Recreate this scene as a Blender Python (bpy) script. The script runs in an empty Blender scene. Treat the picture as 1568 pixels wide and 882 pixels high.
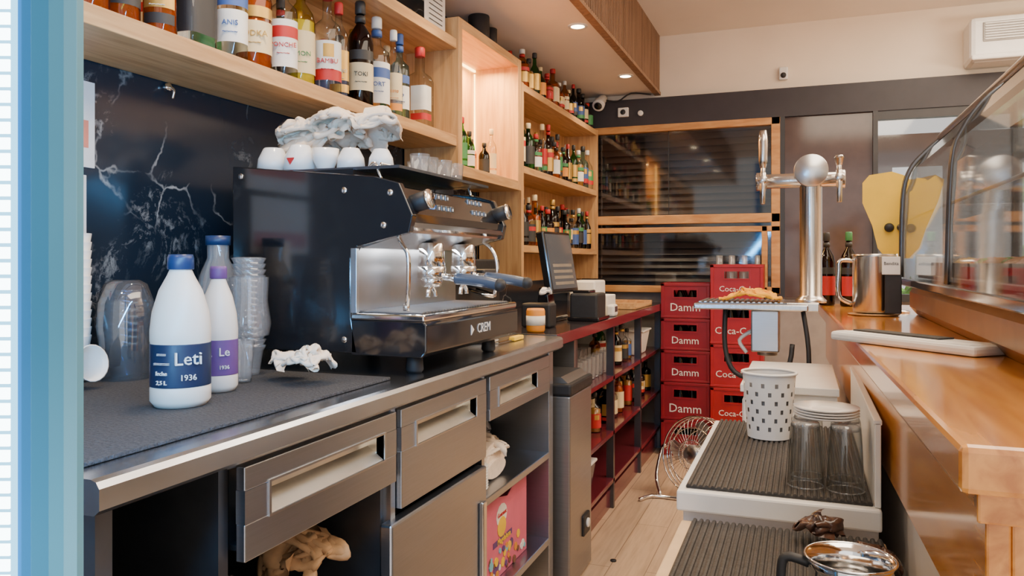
import bpy, bmesh, math, random
import numpy as np
from mathutils import Vector, Matrix, noise
random.seed(7)
S=bpy.context.scene
# ---------------------------------------------------------------- materials
MATS={}
def _new(name):
    m=bpy.data.materials.new(name); m.use_nodes=True
    nt=m.node_tree; nt.nodes.clear()
    out=nt.nodes.new('ShaderNodeOutputMaterial')
    return m,nt,out
def pm(name,col,rough=.5,metal=0,var=.08,scale=12,bump=0,stretch=(1,1,1),coat=0,emis=None,es=0,trans=0):
    if name in MATS: return MATS[name]
    m,nt,out=_new(name); N=nt.nodes; L=nt.links
    b=N.new('ShaderNodeBsdfPrincipled'); L.new(b.outputs[0],out.inputs[0])
    tc=N.new('ShaderNodeTexCoord'); mp=N.new('ShaderNodeMapping'); mp.inputs['Scale'].default_value=stretch
    L.new(tc.outputs['Object'],mp.inputs[0])
    n=N.new('ShaderNodeTexNoise'); n.inputs['Scale'].default_value=scale; n.inputs['Detail'].default_value=4
    L.new(mp.outputs[0],n.inputs['Vector'])
    r=N.new('ShaderNodeValToRGB'); L.new(n.outputs[0],r.inputs[0])
    c=Vector(col); lo=c*(1-var*1.5); hi=c*(1+var)
    r.color_ramp.elements[0].color=(*lo,1); r.color_ramp.elements[0].position=.3
    r.color_ramp.elements[1].color=(min(hi[0],1),min(hi[1],1),min(hi[2],1),1); r.color_ramp.elements[1].position=.7
    L.new(r.outputs[0],b.inputs['Base Color'])
    b.inputs['Roughness'].default_value=rough; b.inputs['Metallic'].default_value=metal
    b.inputs['Coat Weight'].default_value=coat; b.inputs['Coat Roughness'].default_value=.08
    if trans: b.inputs['Transmission Weight'].default_value=trans
    if emis: b.inputs['Emission Color'].default_value=(*emis,1); b.inputs['Emission Strength'].default_value=es
    if bump:
        bp=N.new('ShaderNodeBump'); bp.inputs['Strength'].default_value=bump; bp.inputs['Distance'].default_value=.01
        L.new(n.outputs[0],bp.inputs['Height']); L.new(bp.outputs[0],b.inputs['Normal'])
    MATS[name]=m; return m
def glass(name,tint,edge=None,gl=.04,milk=0):
    if name in MATS: return MATS[name]
    m,nt,out=_new(name); N=nt.nodes; L=nt.links
    edge=edge or tuple(t*.55 for t in tint)
    lw=N.new('ShaderNodeLayerWeight'); lw.inputs[0].default_value=.5
    pw=N.new('ShaderNodeMath'); pw.operation='POWER'; pw.inputs[1].default_value=2.2; L.new(lw.outputs['Facing'],pw.inputs[0])
    r=N.new('ShaderNodeValToRGB'); r.color_ramp.elements[0].color=(*tint,1); r.color_ramp.elements[1].color=(*edge,1)
    L.new(pw.outputs[0],r.inputs[0])
    t=N.new('ShaderNodeBsdfTransparent'); L.new(r.outputs[0],t.inputs[0])
    g=N.new('ShaderNodeBsdfGlossy'); g.inputs['Roughness'].default_value=.05
    p4=N.new('ShaderNodeMath'); p4.operation='POWER'; p4.inputs[1].default_value=4.5; L.new(lw.outputs['Facing'],p4.inputs[0])
    a=N.new('ShaderNodeMath'); a.operation='MULTIPLY_ADD'; a.inputs[1].default_value=.7; a.inputs[2].default_value=gl; L.new(p4.outputs[0],a.inputs[0]); a.use_clamp=True
    src=t
    if milk:
        d=N.new('ShaderNodeBsdfDiffuse'); d.inputs[0].default_value=(.75,.76,.78,1)
        m0=N.new('ShaderNodeMixShader'); m0.inputs[0].default_value=milk; L.new(t.outputs[0],m0.inputs[1]); L.new(d.outputs[0],m0.inputs[2]); src=m0
    mx=N.new('ShaderNodeMixShader'); L.new(a.outputs[0],mx.inputs[0]); L.new(src.outputs[0],mx.inputs[1]); L.new(g.outputs[0],mx.inputs[2])
    L.new(mx.outputs[0],out.inputs[0]); MATS[name]=m; return m
def emit(name,col,s):
    m,nt,out=_new(name); e=nt.nodes.new('ShaderNodeEmission'); e.inputs[0].default_value=(*col,1); e.inputs[1].default_value=s
    nt.links.new(e.outputs[0],out.inputs[0]); return m
def wood(name,c1,c2,rough=.5,grain=(1,14,14),coat=0,scale=3):
    m,nt,out=_new(name); N=nt.nodes; L=nt.links
    b=N.new('ShaderNodeBsdfPrincipled'); L.new(b.outputs[0],out.inputs[0])
    tc=N.new('ShaderNodeTexCoord'); mp=N.new('ShaderNodeMapping'); mp.inputs['Scale'].default_value=grain
    L.new(tc.outputs['Object'],mp.inputs[0])
    n=N.new('ShaderNodeTexNoise'); n.inputs['Scale'].default_value=scale; n.inputs['Detail'].default_value=8; n.inputs['Distortion'].default_value=.6
    L.new(mp.outputs[0],n.inputs['Vector'])
    r=N.new('ShaderNodeValToRGB'); L.new(n.outputs[0],r.inputs[0])
    r.color_ramp.elements[0].color=(*c1,1); r.color_ramp.elements[0].position=.32
    r.color_ramp.elements[1].color=(*c2,1); r.color_ramp.elements[1].position=.62
    L.new(r.outputs[0],b.inputs['Base Color']); b.inputs['Roughness'].default_value=rough
    b.inputs['Coat Weight'].default_value=coat; b.inputs['Coat Roughness'].default_value=.10
    return m
def marble():
    m,nt,out=_new('black_marble'); N=nt.nodes; L=nt.links
    b=N.new('ShaderNodeBsdfPrincipled'); L.new(b.outputs[0],out.inputs[0])
    tc=N.new('ShaderNodeTexCoord')
    n=N.new('ShaderNodeTexNoise'); n.inputs['Scale'].default_value=2.2; n.inputs['Detail'].default_value=6
    L.new(tc.outputs['Object'],n.inputs['Vector'])
    mx=N.new('ShaderNodeVectorMath'); mx.operation='MULTIPLY_ADD'; mx.inputs[1].default_value=(.55,.55,.55)
    L.new(n.outputs['Color'],mx.inputs[0]); L.new(tc.outputs['Object'],mx.inputs[2])
    v=N.new('ShaderNodeTexVoronoi'); v.feature='DISTANCE_TO_EDGE'; v.inputs['Scale'].default_value=3.6
    L.new(mx.outputs[0],v.inputs['Vector'])
    r=N.new('ShaderNodeValToRGB'); r.color_ramp.elements[0].color=(1,1,1,1); r.color_ramp.elements[0].position=0
    r.color_ramp.elements[1].color=(0,0,0,1); r.color_ramp.elements[1].position=.02
    L.new(v.outputs['Distance'],r.inputs[0])
    n2=N.new('ShaderNodeTexNoise'); n2.inputs['Scale'].default_value=4.5; n2.inputs['Detail'].default_value=5
    L.new(tc.outputs['Object'],n2.inputs['Vector'])
    r2=N.new('ShaderNodeValToRGB'); r2.color_ramp.elements[0].position=.50; r2.color_ramp.elements[1].position=.74
    L.new(n2.outputs[0],r2.inputs[0])
    mu=N.new('ShaderNodeMath'); mu.operation='MULTIPLY'; L.new(r.outputs[0],mu.inputs[0]); L.new(r2.outputs[0],mu.inputs[1])
    n3=N.new('ShaderNodeTexNoise'); n3.inputs['Scale'].default_value=26; n3.inputs['Detail'].default_value=7; n3.inputs['Roughness'].default_value=.72
    L.new(mx.outputs[0],n3.inputs['Vector'])
    r3=N.new('ShaderNodeValToRGB'); r3.color_ramp.elements[0].position=.52; r3.color_ramp.elements[1].position=.85
    L.new(n3.outputs[0],r3.inputs[0])
    n4=N.new('ShaderNodeTexNoise'); n4.inputs['Scale'].default_value=3.4; L.new(mx.outputs[0],n4.inputs['Vector'])
    r4=N.new('ShaderNodeValToRGB'); r4.color_ramp.elements[0].position=.54; r4.color_ramp.elements[1].position=.64; L.new(n4.outputs[0],r4.inputs[0])
    mu2=N.new('ShaderNodeMath'); mu2.operation='MULTIPLY'; L.new(r3.outputs[0],mu2.inputs[0]); L.new(r4.outputs[0],mu2.inputs[1])
    ad=N.new('ShaderNodeMath'); ad.operation='ADD'; ad.use_clamp=True; L.new(mu.outputs[0],ad.inputs[0]); L.new(mu2.outputs[0],ad.inputs[1])
    mc=N.new('ShaderNodeMix'); mc.data_type='RGBA'; L.new(ad.outputs[0],mc.inputs[0])
    mc.inputs[6].default_value=(.012,.019,.030,1); mc.inputs[7].default_value=(.52,.51,.48,1)  # dark base carries the LED's bluish cast in its colour
    L.new(mc.outputs[2],b.inputs['Base Color']); b.inputs['Roughness'].default_value=.16
    return m
def floor_mat():
    m,nt,out=_new('oak_plank_floor'); N=nt.nodes; L=nt.links
    b=N.new('ShaderNodeBsdfPrincipled'); L.new(b.outputs[0],out.inputs[0])
    tc=N.new('ShaderNodeTexCoord'); mp=N.new('ShaderNodeMapping'); mp.inputs['Rotation'].default_value=(0,0,math.pi/2)
    L.new(tc.outputs['Object'],mp.inputs[0])
    br=N.new('ShaderNodeTexBrick'); br.inputs['Scale'].default_value=1; br.inputs['Brick Width'].default_value=1.2; br.inputs['Row Height'].default_value=.16
    br.inputs['Mortar Size'].default_value=.002; br.inputs['Color1'].default_value=(.60,.42,.27,1); br.inputs['Color2'].default_value=(.66,.48,.32,1); br.inputs['Mortar'].default_value=(.3,.2,.13,1)
    L.new(mp.outputs[0],br.inputs['Vector'])
    m2=N.new('ShaderNodeMapping'); m2.inputs['Scale'].default_value=(20,1.5,1); L.new(tc.outputs['Object'],m2.inputs[0])
    n=N.new('ShaderNodeTexNoise'); n.inputs['Scale'].default_value=3; n.inputs['Detail'].default_value=8; L.new(m2.outputs[0],n.inputs['Vector'])
    mx=N.new('ShaderNodeMix'); mx.data_type='RGBA'; mx.blend_type='MULTIPLY'; mx.inputs[0].default_value=.5
    L.new(br.outputs['Color'],mx.inputs[6])
    r=N.new('ShaderNodeValToRGB'); r.color_ramp.elements[0].color=(.6,.55,.5,1); r.color_ramp.elements[0].position=.3;r.color_ramp.elements[1].position=.6
    L.new(n.outputs[0],r.inputs[0]); L.new(r.outputs[0],mx.inputs[7]); L.new(mx.outputs[2],b.inputs['Base Color']); b.inputs['Roughness'].default_value=.38
    return m
STEEL=pm('brushed_steel',(.44,.475,.53),.30,1,.035,9,.012,(1,1,40))
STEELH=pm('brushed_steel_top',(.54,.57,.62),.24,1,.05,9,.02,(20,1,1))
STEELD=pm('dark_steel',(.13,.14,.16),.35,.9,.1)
POCKET=pm('satin_steel_pocket',(.88,.80,.66),.30,.8,.05)
BSTEEL=pm('brushed_tap_steel',(.62,.59,.56),.22,1,.06,9,.02,(20,20,1))
CHROME=pm('chrome',(.82,.81,.80),.10,1,.02)
SATIN=pm('satin_steel',(.60,.60,.61),.28,1,.05)
BLACK=pm('black_gloss',(.010,.010,.012),.12,0,.05,coat=.5)
BLACKM=pm('black_matte',(.016,.016,.018),.55,0,.1,40,.1)
RUBBER=pm('black_rubber',(.040,.035,.032),.62,0,.2,60,.25)
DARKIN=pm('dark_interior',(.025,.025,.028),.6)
WHITEP=pm('white_plastic',(.80,.78,.74),.35,0,.03)
WHITEW=pm('white_paint',(.64,.59,.54),.6,0,.04,5)
CREAM=pm('cream_wall_paint',(.84,.71,.56),.8,0,.03,3)
CEIL=pm('ceiling_paint',(.80,.71,.62),.85,0,.02,3)
PAPER=pm('paper',(.78,.75,.70),.8,0,.05)
CLOTH=pm('cloth_white',(.84,.69,.54),.9,0,.06,60,.12)
CERAM=pm('ceramic',(.85,.82,.78),.15,0,.02)
RED=pm('red_plastic',(.24,.003,.012),.42,0,.08)
RED2=pm('red_plastic_bright',(.33,.004,.009),.40,0,.08)
BURG=pm('burgundy_laminate',(.14,.018,.028),.2,0,.1,coat=.3)
YEL=pm('yellow_panel',(.90,.56,.02),.5,0,.05)
YELC=pm('yellow_cloth',(.95,.44,.015),.9,0,.1,30,.2)
BRONZE=pm('bronze_panel',(.34,.19,.08),.3,.7,.08)
NAVY=pm('navy_label',(.010,.022,.060),.4)
BLUE=pm('blue_plastic',(.012,.035,.11),.35)
PURP=pm('purple_print',(.13,.05,.20),.5)
GREYB=pm('grey_steel_panel',(.32,.31,.30),.34,.85,.04,6,.02,(1,1,20))
SHELFW=wood('oak_shelf',(.43,.225,.085),(.60,.355,.155),.45,(14,1.2,14))
SHELFV=wood('oak_shelf_vertical',(.43,.225,.085),(.60,.355,.155),.45,(14,14,1.2))
BARW=wood('varnished_pine',(.50,.17,.022),(.76,.33,.062),.20,(12,1,12),.8)
FRAMEW=wood('pine_frame',(.46,.20,.055),(.62,.32,.11),.5,(2,8,8))
SLATW=wood('walnut_slat',(.20,.11,.06),(.31,.175,.10),.6,(10,10,1))
MARB=marble()
GCLEAR=glass('clear_glass',(.95,.96,.96),(.35,.38,.38))
GTUMB=glass('tumbler_glass',(.93,.94,.94),(.40,.42,.42),.07)
GPANE=glass('window_pane',(.90,.90,.90),(.8,.8,.8),.06)
GCASE=glass('case_glass',(.90,.91,.90),(.6,.62,.60),.16,.03)  # milky diffuse mixed in to imitate hazy reflections on the panes
GPLAST=glass('clear_plastic',(.90,.90,.90),(.5,.5,.52),.10,.16)
GAMBER=glass('amber_glass',(.85,.50,.12),(.35,.12,.02))
GGREEN=glass('green_glass',(.16,.50,.14),(.03,.12,.03))
GBROWN=glass('brown_glass',(.20,.07,.02),(.05,.02,.01))
GYEL=glass('yellow_glass',(.85,.80,.25),(.45,.38,.05))
GBLUE=glass('blue_glass',(.55,.80,.92),(.15,.35,.5))
GDARK=glass('dark_glass',(.06,.05,.05),(.02,.02,.02))
GWR=glass('blue_wrap',(.40,.52,.64),(.20,.30,.42),.14,.06)
LIQS={'amber':pm('amber_liquid',(.62,.28,.05),.1,trans=.5),'yel':pm('yellow_liquid',(.70,.62,.08),.2),'brown':pm('brown_liquid',(.10,.035,.01),.1)}
LAB={'w':pm('label_white',(.80,.77,.70),.6),'b':pm('label_blue',(.05,.11,.33),.5),'r':pm('label_red',(.50,.02,.02),.5),'k':pm('label_black',(.03,.03,.03),.5),'y':pm('label_cream',(.75,.60,.34),.6),'g':pm('label_green',(.05,.24,.08),.5),'o':pm('label_orange',(.75,.28,.03),.5),'gold':pm('label_gold',(.60,.37,.09),.35,.6)}
# ---------------------------------------------------------------- cloth relaxation (position based)
def relax_cloth(L,rx,ry,h0,seed,n=48,steps=150,squeeze=.6,asp=1.0,zmax=9):
    rng=np.random.RandomState(seed)
    u=np.linspace(-.5,.5,n)
    X,Y=np.meshgrid(u*L,u*L*asp,indexing='ij')
    P=np.zeros((n,n,3)); a=rng.uniform(0,6.28)
    P[...,0]=(X*math.cos(a)-Y*math.sin(a))*squeeze; P[...,1]=(X*math.sin(a)+Y*math.cos(a))*squeeze
    for i in range(n):
        for j in range(n):
            v=noise.noise_vector(Vector((X[i,j]/L*3.4+seed*3.1,Y[i,j]/L*3.4,seed*1.3)))
            w=noise.noise_vector(Vector((X[i,j]/L*7+seed,Y[i,j]/L*7,seed*2.3+5)))
            P[i,j]+=[L*.07*v.x+L*.02*w.x,L*.07*v.y+L*.02*w.y,L*.10*(v.z+.6)+L*.03*w.z]
    lx=L/(n-1); ly=L*asp/(n-1); ld=math.hypot(lx,ly)
    hv=h0(P[...,0],P[...,1]); P[...,2]+=hv
    Q=P.copy()
    def con(A,Bv,r,k,minonly=False):
        d=Bv-A; l=np.sqrt((d**2).sum(-1,keepdims=True))+1e-9
        c=(l-r)/l*.5*k
        if minonly: c=np.minimum(c,0)
        A+=d*c; Bv-=d*c
    for s in range(steps):
        V=(P-Q)*.90; Q=P.copy(); P=P+V; P[...,2]-=.00022
        for it in range(4):
            for par in (0,1):
                m=((n-par)//2)*2
                con(P[par:par+m:2],P[par+1:par+m:2],lx,1)
                con(P[:,par:par+m:2],P[:,par+1:par+m:2],ly,1)
                mm=((n-1-par)//2)*2
                con(P[par:par+mm:2,:-1],P[par+1:par+mm+1:2,1:],ld,.5)
                con(P[par:par+mm:2,1:],P[par+1:par+mm+1:2,:-1],ld,.5)
            for k in range(4):
                idx=np.arange(k,n-2,4)
                A=P[idx];Bv=P[idx+2]; con(A,Bv,lx*1.9,.5,True); P[idx]=A;P[idx+2]=Bv
                A=P[:,idx];Bv=P[:,idx+2]; con(A,Bv,ly*1.9,.5,True); P[:,idx]=A;P[:,idx+2]=Bv
            q=np.sqrt((P[...,0]/rx)**2+(P[...,1]/ry)**2); f=np.where(q>1,1-(1-1/np.maximum(q,1e-6))*.5,1)
            P[...,0]*=f; P[...,1]*=f
            P[...,2]=np.maximum(P[...,2],h0(P[...,0],P[...,1])); P[...,2]=np.where(P[...,2]>zmax,zmax+(P[...,2]-zmax)*.3,P[...,2])
    R=P.copy(); R[1:-1,1:-1]=P[1:-1,1:-1]*.5+.125*(P[2:,1:-1]+P[:-2,1:-1]+P[1:-1,2:]+P[1:-1,:-2]); P=R
    P[...,2]=np.maximum(P[...,2],h0(P[...,0],P[...,1]))
    P[...,2]=np.minimum(P[...,2],zmax+.02)
    return P
# ---------------------------------------------------------------- builder
class B:
    def __init__(s,name): s.bm=bmesh.new(); s.mats=[]; s.name=name
    def mi(s,m):
        if m not in s.mats: s.mats.append(m)
        return s.mats.index(m)
    def add(s,vs,fs,m,smooth=False,M=None):
        i=s.mi(m); bv=[s.bm.verts.new((M@Vector(v)) if M else v) for v in vs]
        for k,f in enumerate(fs):
            try:
                fc=s.bm.faces.new([bv[j] for j in f]); fc.material_index=i; fc.smooth=smooth
            except ValueError: pass
    def merge(s,t,m,smooth=False,M=None):
        t.verts.index_update()
        s.add([v.co.copy() for v in t.verts],[[v.index for v in f.verts] for f in t.faces],m,smooth,M); t.free()
    def box(s,x0,x1,y0,y1,z0,z1,m,bev=0,M=None,seg=2):
        t=bmesh.new(); bmesh.ops.create_cube(t,size=1)
        for v in t.verts: v.co=Vector(((x0+x1)/2+v.co.x*(x1-x0),(y0+y1)/2+v.co.y*(y1-y0),(z0+z1)/2+v.co.z*(z1-z0)))
        if bev: bmesh.ops.bevel(t,geom=t.edges[:],offset=bev,segments=seg,affect='EDGES',profile=.5)
        s.merge(t,m,False,M); return s
    def prism(s,pts,axis,a0,a1,m,bev=0,M=None):
        t=bmesh.new(); n=len(pts)
        def P(p,a):
            return {'x':(a,p[0],p[1]),'y':(p[0],a,p[1]),'z':(p[0],p[1],a)}[axis]
        lo=[t.verts.new(P(p,a0)) for p in pts]; hi=[t.verts.new(P(p,a1)) for p in pts]
        t.faces.new(lo); t.faces.new(hi[::-1])
        for i in range(n): t.faces.new([lo[i],lo[(i+1)%n],hi[(i+1)%n],hi[i]])
        bmesh.ops.recalc_face_normals(t,faces=t.faces[:])
        if bev: bmesh.ops.bevel(t,geom=t.edges[:],offset=bev,segments=2,affect='EDGES',profile=.5)
        s.merge(t,m,False,M); return s
    def lathe(s,prof,c,m,seg=24,M=None,smooth=True,sq=0):
        vs=[];fs=[]
        T=Matrix.Translation(c)@(M or Matrix())
        for r,z in prof:
            for k in range(seg):
                a=2*math.pi*(k+.5)/seg; q=1
                if sq: q=1/((abs(math.cos(a))**6+abs(math.sin(a))**6)**(1/6))
                vs.append((r*q*math.cos(a),r*q*math.sin(a),z))
        for j in range(len(prof)-1):
            for k in range(seg):
                fs.append([j*seg+k,j*seg+(k+1)%seg,(j+1)*seg+(k+1)%seg,(j+1)*seg+k])
        if prof[0][0]>1e-4: fs.append(list(range(seg))[::-1])
        if prof[-1][0]>1e-4: fs.append([(len(prof)-1)*seg+k for k in range(seg)])
        s.add(vs,fs,m,smooth,T); return s
    def arc(s,c,r,z0,z1,a0,a1,m,seg=12,sq=0):
        vs=[];fs=[]
        for j,z in enumerate((z0,z1)):
            for k in range(seg+1):
                a=a0+(a1-a0)*k/seg; q=1
                if sq: q=1/((abs(math.cos(a))**6+abs(math.sin(a))**6)**(1/6))
                vs.append((c[0]+r*q*math.cos(a),c[1]+r*q*math.sin(a),c[2]+z))
        for k in range(seg): fs.append([k,k+1,seg+1+k+1,seg+1+k])
        s.add(vs,fs,m,True); return s
    def shell(s,prof,c,m,seg=24,M=None):
        vs=[];fs=[];T=Matrix.Translation(c)@(M or Matrix())
        for r,z in prof:
            for k in range(seg):
                a=2*math.pi*k/seg; vs.append((r*math.cos(a),r*math.sin(a),z))
        for j in range(len(prof)-1):
            for k in range(seg): fs.append([j*seg+k,j*seg+(k+1)%seg,(j+1)*seg+(k+1)%seg,(j+1)*seg+k])
        s.add(vs,fs,m,True,T); return s
    def cyl(s,p0,p1,r,m,seg=16,r2=None):
        p0=Vector(p0);p1=Vector(p1);d=p1-p0
        M=d.to_track_quat('Z','Y').to_matrix().to_4x4()
        r2=r if r2 is None else r2; L=d.length; e=min(r*.15,.002)
        s.lathe([(r-e,0),(r,e),(r2,L-e),(max(r2-e,.0002),L)],p0,m,seg,M); return s
    def tube(s,pts,r,m,seg=8,closed=False):
        P=[Vector(p) for p in pts]
        Q=[];n=len(P)
        if n>2:
            rng=range(n if closed else n-1)
            for i in rng:
                a=P[(i-1)%n] if (closed or i>0) else P[0]; b=P[i]; c=P[(i+1)%n]; d=P[(i+2)%n] if (closed or i+2<n) else P[-1]
                for k in range(4):
                    t=k/4; Q.append(.5*((2*b)+(c-a)*t+(2*a-5*b+4*c-d)*t*t+(3*b-a-3*c+d)*t**3))
            if not closed: Q.append(P[-1])
        else: Q=P
        vs=[];fs=[];N=len(Q);up=None
        for i,q in enumerate(Q):
            t=(Q[(i+1)%N]-Q[i-1]) if (closed or 0<i<N-1) else ((Q[1]-Q[0]) if i==0 else (Q[-1]-Q[-2]))
            t.normalize()
            if up is None: up=t.orthogonal()
            up=(up-t*up.dot(t)).normalized(); w=t.cross(up)
            for k in range(seg):
                a=2*math.pi*k/seg; vs.append(q+r*(math.cos(a)*up+math.sin(a)*w))
        for i in range(N if closed else N-1):
            j=(i+1)%N
            for k in range(seg): fs.append([i*seg+k,i*seg+(k+1)%seg,j*seg+(k+1)%seg,j*seg+k])
        if not closed: fs.append(list(range(seg))[::-1]); fs.append([(N-1)*seg+k for k in range(seg)])
        s.add(vs,fs,m,True); return s
    def sphere(s,c,r,m,seg=16):
        t=bmesh.new(); bmesh.ops.create_uvsphere(t,u_segments=seg,v_segments=seg//2+2,radius=1)
        rr=r if hasattr(r,'__len__') else (r,r,r)
        for v in t.verts: v.co=Vector((c[0]+v.co.x*rr[0],c[1]+v.co.y*rr[1],c[2]+v.co.z*rr[2]))
        s.merge(t,m,True); return s
    def crumple(s,c,size,m,seed=0,amp=.35,freq=2.2,sub=4,flat=True,rot=0):
        t=bmesh.new(); bmesh.ops.create_icosphere(t,subdivisions=sub,radius=1); o=Vector((seed*7.3,seed*3.1,seed*1.7))
        cz,sz=math.cos(rot),math.sin(rot)
        for v in t.verts:
            p=v.co.copy(); q=p*freq+o
            w=noise.noise_vector(q*.6)*.8
            d=1-abs(noise.noise(q+w))*2
            d2=1-abs(noise.noise(q*2.3+w))*2
            p*=1+amp*(d*.6+d2*.3-.4)
            if flat and p.z<-.45: p.z=-.45-(p.z+.45)*.02
            x,y=p.x*size[0],p.y*size[1]
            v.co=Vector((c[0]+x*cz-y*sz,c[1]+x*sz+y*cz,c[2]+(p.z+(.45 if flat else 0))*size[2]))
        s.merge(t,m,False); return s
    def cloth(s,c,L,rx,ry,hump,m,seed,n=48,squeeze=.6,asp=1.0,steps=150,zmax=9):
        if not isinstance(hump,(list,tuple)): hump=[(0,0,min(rx,ry)*.9,hump)]
        def h0(x,y):
            z=np.zeros_like(x)
            for (hx,hy,hr,hh) in hump:
                d=np.sqrt((x-hx)**2+(y-hy)**2)/hr
                z=np.maximum(z,hh*np.clip(1-d**2,0,1)**.6)
            return z
        P=relax_cloth(L,rx,ry,h0,seed,n,steps,squeeze,asp,zmax)
        vs=[(c[0]+p[0],c[1]+p[1],c[2]+p[2]+.0006) for p in P.reshape(-1,3)]
        fs=[[i*n+j,(i+1)*n+j,(i+1)*n+j+1,i*n+j+1] for i in range(n-1) for j in range(n-1)]
        s.add(vs,fs,m,True); return s
    def text(s,txt,o,right,up,size,m,depth=.0008,align='CENTER'):
        cu=bpy.data.curves.new('t','FONT'); cu.body=txt; cu.size=size; cu.extrude=depth; cu.align_x=align; cu.align_y='CENTER'; cu.resolution_u=2
        ob=bpy.data.objects.new('t',cu); S.collection.objects.link(ob)
        me=bpy.data.meshes.new_from_object(ob)
        R=Vector(right).normalized();U=Vector(up).normalized();Nn=R.cross(U)
        M=Matrix(((R.x,U.x,Nn.x,o[0]),(R.y,U.y,Nn.y,o[1]),(R.z,U.z,Nn.z,o[2]),(0,0,0,1)))
        s.add([v.co.copy() for v in me.vertices],[list(p.vertices) for p in me.polygons],m,False,M)
        bpy.data.objects.remove(ob); bpy.data.curves.remove(cu); bpy.data.meshes.remove(me); return s
    def done(s):
        bb=[v.co for v in s.bm.verts]
        o=Vector(((min(v.x for v in bb)+max(v.x for v in bb))/2,(min(v.y for v in bb)+max(v.y for v in bb))/2,min(v.z for v in bb)))
        for v in s.bm.verts: v.co-=o
        me=bpy.data.meshes.new(s.name); s.bm.to_mesh(me); s.bm.free()
        for m in s.mats: me.materials.append(m)
        ob=bpy.data.objects.new(s.name,me); ob.location=o; S.collection.objects.link(ob); return ob
# ---------------------------------------------------------------- room shell
B('floor').box(-1.8,3.4,-1.6,5.9,-.05,0,floor_mat()).done()
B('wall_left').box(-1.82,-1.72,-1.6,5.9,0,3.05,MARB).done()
B('ceiling').box(-1.8,3.4,-1.6,5.9,3.03,3.1,CEIL).done()
b=B('ceiling_soffit').box(-1.72,-1.04,-1.6,5.8,2.61,3.03,CEIL); b.done()
b=B('slat_fascia')
b.box(-1.04,-1.02,-1.6,5.8,2.61,3.03,SLATW)
y=-.5
while y<5.78:
    b.box(-1.02,-1.0,y,y+.018,2.60,3.03,SLATW); y+=.034
b.box(-1.04,-.995,-1.6,5.8,2.59,2.612,SLATW)
b.done()
b=B('wall_back')
b.box(-1.8,3.4,5.8,5.9,2.53,3.03,CREAM)
b.box(-1.8,3.4,5.8,5.9,0,1.12,pm('grey_lower_wall',(.32,.29,.27),.7))
b.done()
B('trim_1').box(-1.72,3.3,5.72,5.80,2.36,2.56,pm('black_header',(.03,.025,.03),.5)).done()
b=B('wall_right'); b.box(3.3,3.4,-1.6,5.9,0,3.05,CREAM); b.done()
b=B('window_1')
for (x0,x1,z0,z1) in [(-1.70,-.15,2.31,2.365),(-1.70,-.15,1.625,1.69),(-1.70,-.15,1.56,1.60),(-1.70,-.15,1.12,1.17),(-.21,-.15,1.12,2.365),(-1.70,-1.60,1.12,2.365),(-.275,-.235,1.12,1.60)]:
    b.box(x0,x1,5.72,5.79,z0,z1,FRAMEW,.004)
b.box(-1.6,-.2,5.745,5.75,1.17,2.31,GPANE)
z=1.15
LOUV=pm('dark_louvre',(.035,.027,.027),.4)
while z<2.33:
    b.prism([(5.80,z),(5.83,z+.045),(5.835,z+.043),(5.805,z-.002)],'x',-1.6,-.2,LOUV); z+=.05
b.box(-1.7,-.15,5.86,5.88,1.1,2.36,LOUV)
b.box(-.93,-.925,5.742,5.746,1.69,2.31,BLACKM)
b.done()
b=B('window_2')
FRB=pm('black_frame',(.03,.028,.03),.4)
MAUVE=pm('smoked_glass',(.085,.055,.052),.10)
b.box(-.15,-.12,5.72,5.8,1.1,2.36,FRB); b.box(.44,.47,5.72,5.8,1.1,2.36,FRB)
b.box(-.12,.44,5.75,5.76,1.1,2.36,MAUVE)
b.box(.47,3.3,5.75,5.755,1.1,2.36,GPANE)
b.box(.47,3.3,5.76,5.775,1.98,2.20,MAUVE)  # opaque mauve band imitating the dim reflection across the upper glass
b.box(.47,.56,5.76,5.775,1.12,1.98,MAUVE); b.box(.86,1.25,5.76,5.775,1.12,1.98,MAUVE)
b.box(1.25,1.30,5.72,5.8,1.1,2.36,FRB); b.box(.5,3.3,5.72,5.8,1.08,1.13,FRB); b.box(.47,3.3,5.73,5.79,2.30,2.36,FRB)
b.done()
b=B('street_foliage')
G1=pm('leaf_green',(.16,.38,.06),.7,0,.5,8,.3); G2=pm('leaf_green_light',(.35,.55,.14),.7,0,.5,8,.3)
for i in range(18):
    b.crumple((.7+random.uniform(0,3.6),8.2+random.uniform(0,1.2),-.05+random.uniform(0,1.1)*(i>5)),(.6,.5,.55),random.choice([G1,G2]),i,.8,3,4)
b.done()
B('street_ground').box(-3,9,5.95,16,-.12,-.05,pm('street_paving',(.4,.38,.35),.9)).done()
b=B('air_conditioner')
b.box(.98,1.95,5.55,5.80,2.60,2.88,WHITEP,.03)
b.box(1.05,1.9,5.54,5.56,2.72,2.84,pm('ac_grille',(.35,.33,.30),.5),.004)
for i in range(7): b.box(1.06,1.89,5.532,5.545,2.73+i*.016,2.736+i*.016,WHITEP)
b.box(.98,1.95,5.50,5.57,2.60,2.635,WHITEP,.01)
b.done()
b=B('motion_sensor'); b.box(-.16,-.10,5.765,5.80,2.63,2.72,WHITEP,.008); b.sphere((-.13,5.765,2.66),.02,DARKIN,10); b.done()
b=B('wall_socket'); b.box(-1.30,-1.22,5.70,5.725,2.43,2.50,WHITEP,.006); b.cyl((-1.26,5.70,2.465),(-1.26,5.695,2.465),.02,DARKIN); b.cyl((-1.13,5.72,2.45),(-1.13,5.70,2.45),.02,WHITEP); b.done()
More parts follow.
